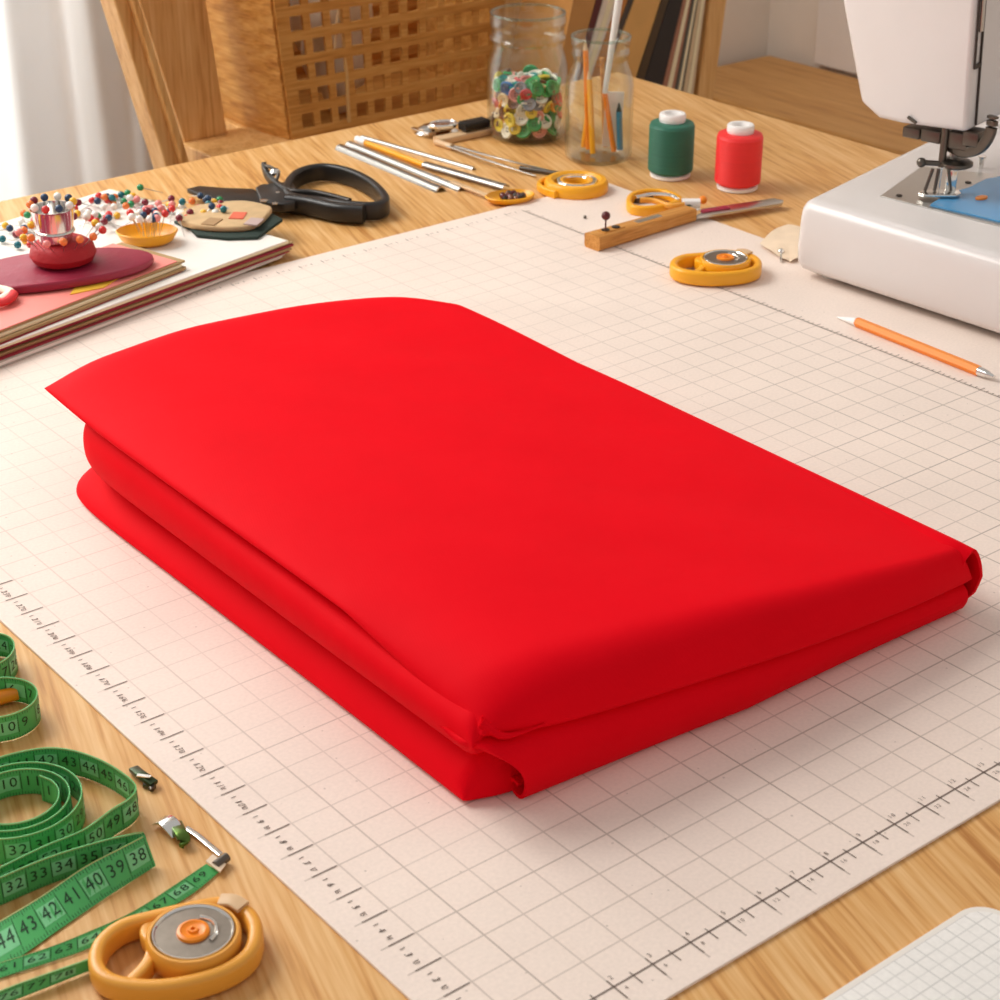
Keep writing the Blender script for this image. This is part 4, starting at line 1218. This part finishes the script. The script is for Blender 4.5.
# ================================================================== GREEN TAPE MEASURES
def ribbon(parent, tops, bots, n=10, th=.0006, num0=1, step=.0135, both=True):
    T = catmull(tops, n); Bt = catmull(bots, n)
    m = len(T); s = [0]
    for i in range(m-1): s.append(s[-1] + ((T[i+1]+Bt[i+1])-(T[i]+Bt[i])).length/2)
    def f(a, b, off=0.0):
        a = min(max(a, 0), s[-1]-1e-6)
        lo, hi = 0, m-1
        while hi-lo > 1:
            mid = (lo+hi)//2
            if s[mid] <= a: lo = mid
            else: hi = mid
        k = (a-s[lo])/max(1e-9, s[lo+1]-s[lo])
        t_ = T[lo].lerp(T[lo+1], k); b_ = Bt[lo].lerp(Bt[lo+1], k)
        w = (t_-b_); tan = ((T[lo+1]+Bt[lo+1])-(T[lo]+Bt[lo])).normalized()
        nn = tan.cross(w).normalized()
        return b_ + w*b + nn*off
    bm = bmesh.new(); rows = []
    for i in range(m):
        tan = ((T[min(m-1, i+1)]+Bt[min(m-1, i+1)])-(T[max(0, i-1)]+Bt[max(0, i-1)])).normalized()
        nn = tan.cross(T[i]-Bt[i]).normalized()*th/2
        rows.append([bm.verts.new(p) for p in (Bt[i]+nn, T[i]+nn, T[i]-nn, Bt[i]-nn)])
    for A, B in zip(rows, rows[1:]):
        for k in range(4): bm.faces.new((A[k], A[(k+1) % 4], B[(k+1) % 4], B[k]))
    bm.faces.new(rows[0]); bm.faces.new(rows[-1][::-1])
    parent = obj('tape_strip', bm, M['green_tape'], parent)
    ink, edge, lt = bmesh.new(), bmesh.new(), bmesh.new()
    width = (T[0]-Bt[0]).length
    L = s[-1]
    for sgn in ((1, -1) if both else (1,)):
        o1 = sgn*(th/2+.00015); o2 = sgn*(th/2+.0003)
        def q(bmx, a0, a1, b0, b1, off):
            k = max(1, int((a1-a0)/.004))
            for i in range(k):
                u0, u1 = a0+(a1-a0)*i/k, a0+(a1-a0)*(i+1)/k
                bmx.faces.new([bmx.verts.new(f(*z_, off)) for z_ in ((u0, b0), (u1, b0), (u1, b1), (u0, b1))])
        q(edge, 0, L, .965, .998, o1)
        a = .002; k = num0
        while a < L-.012:
            if k % 2 == 0: q(lt, a+.0006, a+step-.0006, .24, .76, o1)
            q(ink, a, a+.0004, .2, .8, o2)
            txt = str(k)
            sz = .0095
            if sgn > 0: add_text(ink, txt, sz, lambda x, y, a=a: f(a+.0018+x, .36+y/.018, o2), adv=.56)
            else: add_text(ink, txt, sz, lambda x, y, a=a: f(a+step-.0018-x, .36+y/.018, o2), adv=.56)
            for j in range(8):
                aa = a+step*j/8
                q(ink, aa, aa+.0003, .86 if j % 4 else .80, .965, o2); q(ink, aa, aa+.0003, .02, .12 if j % 4 else .17, o2)
            a += step; k += 1
    obj('edge_line', edge, M['tape_edge'], parent, smooth=False)
    obj('light_squares', lt, M['tape_light'], parent, smooth=False)
    obj('printed_figures', ink, M['tape_ink'], parent, smooth=False)
TH = .0175
def up(p, h=TH): return V((p.x, p.y, TZ+h))
def dn_(p): return V((p.x, p.y, TZ+.0006))
tm = thing('tape_measure', 'long green tape measure coiled and looped in the lower left corner', 'tape measure', at(20, 800, TZ))
cen = at(16, 797, TZ+TH)
path = []
turns = 3.35
nk = 46
for k in range(nk+1):
    th_ = -1.2 + 2*PI*turns*k/nk
    r = .0215 + .0205*(k/nk)**1.15
    path.append(cen + ER*r*math.cos(-th_)*1.02 + EF*r*math.sin(-th_))
last = path[-1]
for u, v in ((-38, 800), (-30, 772), (0, 757), (41, 748), (72, 750), (103, 761), (128, 777), (136, 788), (128, 799), (112, 809), (84, 829), (48, 844), (14, 860), (-25, 880)):
    path.append(at(u, v, TZ+TH))
# keep only the part of the spiral that leads smoothly into the outer loop
sp_end = nk+1
while sp_end > 0 and not ((path[sp_end-1]-cen).dot(ER) < -.02 and abs((path[sp_end-1]-cen).dot(EF)) < .02): sp_end -= 1
path = path[:sp_end] + path[nk+1+1:]
ribbon(tm, [up(p) for p in path], [dn_(p) for p in path], n=6)
# second loop with the folded strip in front
tops = [at(u, v, TZ+TH) for u, v in ((-30, 889), (0, 877), (48, 857), (100, 841), (126, 835))] + [at(141, 832, TZ+TH), at(144, 834, TZ+TH-.0005), at(141, 837, TZ+TH-.001), at(120, 848, TZ+.0165), at(84, 867, TZ+.014), at(40, 897, TZ+.009), at(0, 921, TZ+.007), at(-30, 938, TZ+.006)]
bots = [dn_(p) for p in tops[:5]] + [at(146, 868, TZ+.0008), at(155, 866, TZ+.0008), at(152, 868, TZ+.0008), at(132, 881, TZ+.0008), at(104, 899, TZ+.0008), at(60, 929, TZ+.0008), at(14, 961, TZ+.0008), at(-20, 980, TZ+.0008)]
ribbon(tm, tops, bots, n=8, num0=31)
# flat running ends with the metal tip
tops = [at(u, v, TZ+.002+dz) for u, v, dz in ((-40, 975, .001), (0, 963, .002), (50, 947, .003), (90, 931, .003), (132, 912, .003), (176, 884, .003), (206, 864, .002))]
bots = [at(u, v, TZ+.001+dz) for u, v, dz in ((-35, 990, .000), (0, 978, .000), (50, 962, .000), (92, 947, .000), (145, 922, .000), (192, 894, .000), (219, 872, .000))]
ribbon(tm, tops, bots, n=8, num0=60)
tops = [at(u, v, TZ+.008) for u, v in ((-40, 1012), (0, 991), (40, 976), (75, 964), (94, 957))]
bots = [at(u, v, TZ+.001) for u, v in ((-30, 1022), (0, 1006), (40, 990), (75, 976), (94, 969))]
ribbon(tm, tops, bots, n=8, num0=75)
a0, a1, a2_, a3 = at(206, 862, TZ+.0045), at(220, 873, TZ+.0028), at(226, 865, TZ+.0028), at(213, 855, TZ+.0045)
obj('clear_end', prism([a0, a1, a2_, a3], (0, 0, .0008)), M['tissue'], tm, smooth=False)
bm = bmesh.new(); add_tube(bm, at(215, 866, TZ+.0035), at(227, 857, TZ+.0035), .0026)
obj('metal_tip', bm, M['dark_steel'], tm)
# small coil at the left edge
tm2 = thing('tape_measure', 'small loose coil of green tape measure at the left edge beside the mat', 'tape measure', at(5, 710, TZ))
cB = at(-4, 697, TZ+TH)
path = [cB + ER*.0235*math.cos(a) + EF*.0215*math.sin(a) for a in [math.radians(200-20*k) for k in range(20)]]
ribbon(tm2, [up(p) for p in path], [dn_(p) for p in path], n=4, num0=3)
cA = at(-14, 650, TZ+TH)
path = [cA + ER*.0165*math.cos(a) + EF*.020*math.sin(a) for a in [math.radians(190-20*k) for k in range(19)]]
ribbon(tm2, [up(p) for p in path], [dn_(p) for p in path], n=4, num0=22)
A, B = at(-22, 703, TZ+.006), at(17, 693, TZ+.006)
o = obj('chalk_stick', tube(A, B, .0050, .0042, 14), M['orange'])
tag(o, 'orange chalk stick lying inside the small tape coil at the left edge', 'chalk')

# small metal fittings by the mat edge
t = thing('hook_clasp', 'small dark green hook clasp on the wood beside the cutting mat', 'clasp', at(146, 780, TZ))
cpth = catmull([at(u, v, TZ+z_) for u, v, z_ in ((134, 769, .002), (140, 774, .004), (147, 779, .004), (154, 784, .003))], 6)
obj('clasp_bar', sweep(cpth, rrect(.006, .003, .001)), mat('clasp_green', '#3a4a30', .35, metal=.7), t)
bm = bmesh.new(); add_tube(bm, at(144, 785, TZ+.0015), at(155, 787, TZ+.0015), .0018); add_tube(bm, at(148, 780, TZ+.003), at(152, 790, TZ+.0015), .0014)
obj('hook', bm, M['dark_steel'], t)
bm = bmesh.new(); add_box(bm, at(144, 776, TZ+.0062), (.008, .0022, .0008), -.9)
obj('clasp_face', bm, M['chrome'], t)
t = thing('metal_clip', 'shiny folded metal clip on the wood above the tape end', 'clip', at(170, 825, TZ))
cpth = catmull([at(u, v, TZ+z_) for u, v, z_ in ((157, 822, .002), (165, 820, .006), (172, 826, .006), (178, 836, .003))], 6)
obj('clip_plate', sweep(cpth, rrect(.010, .0016, .0006), scale=lambda s: .7+.3*math.sin(PI*s)), M['chrome'], t)
cpth = catmull([at(u, v, TZ+z_) for u, v, z_ in ((176, 824, .003), (180, 832, .006), (184, 839, .005), (182, 844, .002))], 6)
obj('clip_jaw', sweep(cpth, rrect(.007, .003, .001)), mat('clip_green', '#55702f', .3, metal=.8), t)
t = thing('metal_strip', 'thin bright metal strip leading from the clip to the tape end', 'metal strip', at(200, 840, TZ))
cpth = catmull([at(u, v, TZ+.0018) for u, v in ((186, 828), (198, 836), (210, 846), (221, 855))], 6)
obj('strip_body', sweep(cpth, rrect(.0034, .0014, .0004)), M['chrome'], t)

# ================================================================== RACK, BASKET, BOOKS
rk = thing('wooden_rack', 'pale wooden rack with a slanting post behind the table at left', 'rack', (1.3, 2.2, FZ))
LZ = -.12
ly = 2.23
le = at(204, 152, LZ).x
# ledge
obj('ledge', prism([V((x, y, LZ-.05)) for x, y in ((1.215, 2.125), (1.72, 2.125), (1.72, 2.42), (1.32, 2.42), (1.32, 2.25), (1.215, 2.25))], (0, 0, .05)), M['pine'], rk, smooth=False, bevel=.003)
# leaning back panel
q = [at_y(u, v, ly) for u, v in ((186, 146), (228, 137), (206, 0), (139, 0))]
def up_to(a, b, z): return a+(b-a)*((z-a.z)/(b.z-a.z))
pan = [up_to(q[0], q[3], LZ), up_to(q[1], q[2], LZ), up_to(q[1], q[2], .26), up_to(q[0], q[3], .26)]
obj('back_panel', prism(pan, (0, .02, 0)), M['pine'], rk, smooth=False, bevel=.002)
py = 2.16
q = [at_y(u, v, py) for u, v in ((168, 172), (182, 168), (129, 0), (114, 0))]
po = [up_to(q[0], q[3], FZ), up_to(q[1], q[2], FZ), up_to(q[1], q[2], .26), up_to(q[0], q[3], .26)]
obj('post', prism(po, (0, .045, 0)), M['pine'], rk, smooth=False, bevel=.003)
py -= .012
q = [at_y(u, v, py) for u, v in ((184, 168), (191, 166), (139, 0), (132, 0))]
po = [up_to(q[0], q[3], FZ), up_to(q[1], q[2], FZ), up_to(q[1], q[2], .26), up_to(q[0], q[3], .26)]
obj('post_edging', prism(po, (0, .045, 0)), M['pine'], rk, smooth=False, bevel=.002)
obj('back_panel', box(1.36, 2.02, 2.425, 2.445, LZ-.05, .26), M['pine'], rk, smooth=False, bevel=.002)
obj('leg', box(1.66, 1.71, 2.36, 2.41, FZ, LZ-.05), M['pine'], rk, smooth=False, bevel=.003)
obj('leg', box(1.66, 1.71, 2.14, 2.19, FZ, LZ-.05), M['pine'], rk, smooth=False, bevel=.003)

# basket
bk = thing('wicker_basket', 'tan woven basket with square openings standing on the wooden rack', 'basket', (1.5, 2.25, LZ))
byf = 2.150
bl_, br_ = at_y(291, 141, byf), at_y(497, 99, byf)
tl_, tr_ = at_y(272, 0, byf-.012), at_y(500, -30, byf-.012)
bl_ = V((bl_.x, byf, LZ+.0005)); br_ = V((br_.x, byf, LZ+.0005))
HB = .36
kz = HB/(tl_.z-bl_.z)
tl_ = bl_ + (tl_-bl_)*kz; tr_ = V((br_.x+.012, tl_.y, tl_.z))
bd = .20
def fp(s, t, y=0): 
    a = bl_.lerp(br_, s); b = tl_.lerp(tr_, s); q = a.lerp(b, t); return q+V((0, y, 0))
# lattice front
bm = bmesh.new()
ncol = 11
W_ = (br_-bl_).length
us = [0.0]
c0_, pit, hole = .030, (W_-.034)/ncol, .0195
xs = []
for k in range(ncol):
    c_ = .012 + pit*(k+.55); xs += [c_-hole/2, c_+hole/2]
sx = [0]+[x/W_ for x in xs]+[1]
zc = [.024+.0345*k for k in range(10)]
zs_ = []
for z_ in zc: zs_ += [z_-.0105, z_+.0105]
sz_ = [0]+[z_/HB for z_ in zs_]+[1]
grid = [[bm.verts.new(fp(s, t)) for s in sx] for t in sz_]
for j in range(len(sz_)-1):
    for i in range(len(sx)-1):
        if j % 2 == 1 and i % 2 == 1: continue
        bm.faces.new((grid[j][i], grid[j][i+1], grid[j+1][i+1], grid[j+1][i]))
bmesh.ops.recalc_face_normals(bm, faces=bm.faces)
bmesh.ops.solidify(bm, geom=bm.faces[:], thickness=.005)
obj('lattice_front', bm, M['wicker'], bk, smooth=False)
# woven left side, right side, back and bottom
def woven(fn, n, m, amp):
    bm = bmesh.new(); g_ = []
    for j in range(m+1):
        g_.append([bm.verts.new(fn(i/n, j/m, amp*math.sin(j*PI/2.0+PI*(i*6//n))*1.0)) for i in range(n+1)])
    for j in range(m):
        for i in range(n): bm.faces.new((g_[j][i], g_[j][i+1], g_[j+1][i+1], g_[j+1][i]))
    bmesh.ops.recalc_face_normals(bm, faces=bm.faces)
    bmesh.ops.solidify(bm, geom=bm.faces[:], thickness=.004)
    return bm
def left_fn(s, t, o):
    # rounded front corner, splayed outward
    x_off = -.010*math.sin(PI*min(1, s*2)/2) - .02*t*s
    base = fp(0, t)
    return base + V((x_off + o*.4, bd*s*(1+.12*t), 0)) 
obj('woven_side', woven(left_fn, 24, 60, .003), M['wicker_side'], bk)
def right_fn(s, t, o):
    base = fp(1, t); return base + V((.004*s+o*.4, bd*s*(1+.12*t), 0))
obj('woven_side', woven(right_fn, 24, 60, .003), M['wicker'], bk)
def back_fn(s, t, o):
    a = left_fn(1, t, 0); b = right_fn(1, t, 0); q = V(a).lerp(V(b), s); return q+V((0, o, 0))
obj('woven_back', woven(back_fn, 40, 60, .003), M['wicker'], bk)
obj('bottom', box(bl_.x, br_.x, byf, byf+bd, LZ+.0005, LZ+.006), M['wicker'], bk, smooth=False)
tw = catmull([at_y(u, v, byf-.008) for u, v in ((336, -40), (340, 5), (343, 30), (346, 70), (349, 122))], 8)
obj('twine_tie', sweep(tw, circ(.0030, 8)), mat('twine', '#d8aa6a', .8, var=.2, vscale=120), bk)
tw = catmull([at_y(u, v, byf-.007) for u, v in ((340, 5), (336, 25), (334, 55))], 8)
obj('twine_tie', sweep(tw, circ(.0022, 8)), mat('twine_pale', '#e2c194', .8), bk)
# white cloth bag inside
bm = bmesh.new()
bc_ = fp(.36, .42)+V((0, .075, 0))
bmesh.ops.create_icosphere(bm, subdivisions=4, radius=1)
for v in bm.verts:
    n_ = v.co.copy()
    k = 1+.10*math.sin(n_.x*7+n_.z*5)+.08*math.sin(n_.z*11+n_.y*6)
    v.co = bc_ + V((n_.x*.062*k, n_.y*.050*k, n_.z*.135*k))
o = obj('cotton_bag', bm, M['bag']); tag(o, 'white cotton bag showing through the openings of the wicker basket', 'bag')

# books in a low wooden crate right of the basket
BY = 2.0; BKZ = -.26
cr = thing('book_crate', 'low wooden crate holding leaning books behind the jars', 'crate', (1.9, 2.1, FZ))
obj('base_board', box(1.60, 2.02, BY-.005, BY+.112, BKZ-.03, BKZ), M['pine'], cr, smooth=False, bevel=.003)
for x in (1.62, 1.96):
    for y in (BY+.005, BY+.065):
        obj('leg', box(x, x+.04, y, y+.04, FZ, BKZ-.03), M['pine'], cr, smooth=False)
def board(u0b, u1b, u0t, u1t, vb, dep, y=BY):
    q = [at_y(u0b, vb, y), at_y(u1b, vb, y), at_y(u1t, 0, y), at_y(u0t, 0, y)]
    return [up_to(q[0], q[3], BKZ+.001), up_to(q[1], q[2], BKZ+.001), up_to(q[1], q[2], .11), up_to(q[0], q[3], .11)]
pe = board(699, 715, 710, 727, 88, 0)
obj('end_board', prism([p+V((0, .0, 0)) for p in pe], (0, .11, 0)), M['pine'], cr, smooth=False, bevel=.002)
BK = [('tan', '#c08a4a', 556, 573, 573, 596, .22), ('maroon', '#5c2320', 573.5, 579, 596.5, 603, .20), ('cream', '#e8d9c6', 579.5, 589, 603.5, 618, .21), ('orange brown', '#bd7a33', 589.5, 598, 618.5, 628, .20), ('dark grey', '#4b4038', 598.5, 603, 628.5, 634, .19),
      ('pale tan', '#dba75f', 603.5, 634, 634.5, 661, .22), ('dark olive', '#4d3a22', 635, 643, 661.5, 669, .20), ('black', '#262120', 643.5, 663, 669.5, 683, .21), ('dusty pink', '#a8745a', 663.5, 676, 683.5, 692, .20), ('grey green', '#5b5a50', 676.5, 684, 692.5, 698, .19), ('cream white', '#d6bd98', 684.5, 695, 698.5, 706, .20)]
for k, (cn, hx, a, b_, c_, d_, dep) in enumerate(BK):
    bd_ = board(a, b_, c_, d_, 84, dep)
    where = {0: 'leftmost in the crate, seen behind the glass jars', 5: 'wide, in the middle of the crate', 10: 'last before the end board of the crate'}.get(k, 'between its neighbours in the wooden crate')
    lab = {0: 'tan book leftmost in the crate, behind the button jar', 1: 'thin maroon book right of the tan book behind the jars', 2: 'cream book behind the mouth of the slim jar', 3: 'orange brown book behind the brush in the slim jar', 4: 'thin dark grey book left of the wide pale tan book', 5: 'wide pale tan book in the middle of the crate', 6: 'dark olive book right of the wide pale tan book', 7: 'thick black book in the right half of the crate', 8: 'dusty pink book right of the thick black book', 9: 'thin grey green book left of the cream white one', 10: 'cream white book last before the end board of the crate'}[k]
    t = thing('book', lab, 'book', (bd_[0]+bd_[1])/2, 'books leaning in the wooden crate')
    m_ = mat('book_'+cn.replace(' ', '_'), hx, .55, var=.15, vscale=20)
    dep *= .5
    cvo = obj('cover', prism(bd_, (0, dep, 0)), m_, t, smooth=False, bevel=.0012)
    if k in (2, 8, 9, 10):
        # pale page edge showing along the spine
        i0, i1 = bd_[0].lerp(bd_[1], .35), bd_[0].lerp(bd_[1], .68); j0, j1 = bd_[3].lerp(bd_[2], .35), bd_[3].lerp(bd_[2], .68)
        obj('page_edge', prism([p+V((0, -.0012, 0)) for p in (i0, i1, j1, j0)], (0, .0014, 0)), M['cream_paper'], t, smooth=False)

# ================================================================== LIGHT AND CAMERA
w = bpy.data.worlds.new('World'); S.world = w; w.use_nodes = True
bg = w.node_tree.nodes['Background']
bg.inputs[0].default_value = (1.0, .965, .93, 1); bg.inputs[1].default_value = .41
def area(name, loc, tgt, sx_, sy_, e, col):
    l = bpy.data.lights.new(name, 'AREA'); l.shape = 'RECTANGLE'; l.size = sx_; l.size_y = sy_; l.energy = e; l.color = col
    o = bpy.data.objects.new(name, l); COL.objects.link(o); o.location = loc
    o.rotation_euler = (V(tgt)-V(loc)).to_track_quat('-Z', 'Y').to_euler()
    return o
area('window_daylight', (.60, 3.1, .9), (.75, 2.5, .6), 1.1, 1.9, 55, (1, .98, .95))
area('assumed_key_light', (.15, 2.50, 1.45), (.75, .95, 0), 1.5, 1.1, 44, (1, .97, .93))  # added lamp inside the room: assumed key light from back left, no window there

cam = bpy.data.cameras.new('Camera'); co = bpy.data.objects.new('Camera', cam); COL.objects.link(co)
cam.sensor_width = 36; cam.sensor_fit = 'HORIZONTAL'; cam.lens = FPX/1000*36
cam.clip_start = .02
co.location = (0, 0, CZ)
mt = Matrix((ER, UP, -FWD)).transposed().to_4x4(); co.matrix_world = Matrix.Translation((0, 0, CZ)) @ mt
cam.dof.use_dof = True; cam.dof.focus_distance = 1.25; cam.dof.aperture_fstop = 20
S.camera = co
S.view_settings.view_transform = 'Standard'; S.view_settings.look = 'None'
S.view_settings.exposure = 0.31; S.view_settings.gamma = 1
S.view_settings.use_curve_mapping = False
S.cycles.max_bounces = 10; S.cycles.transparent_max_bounces = 16
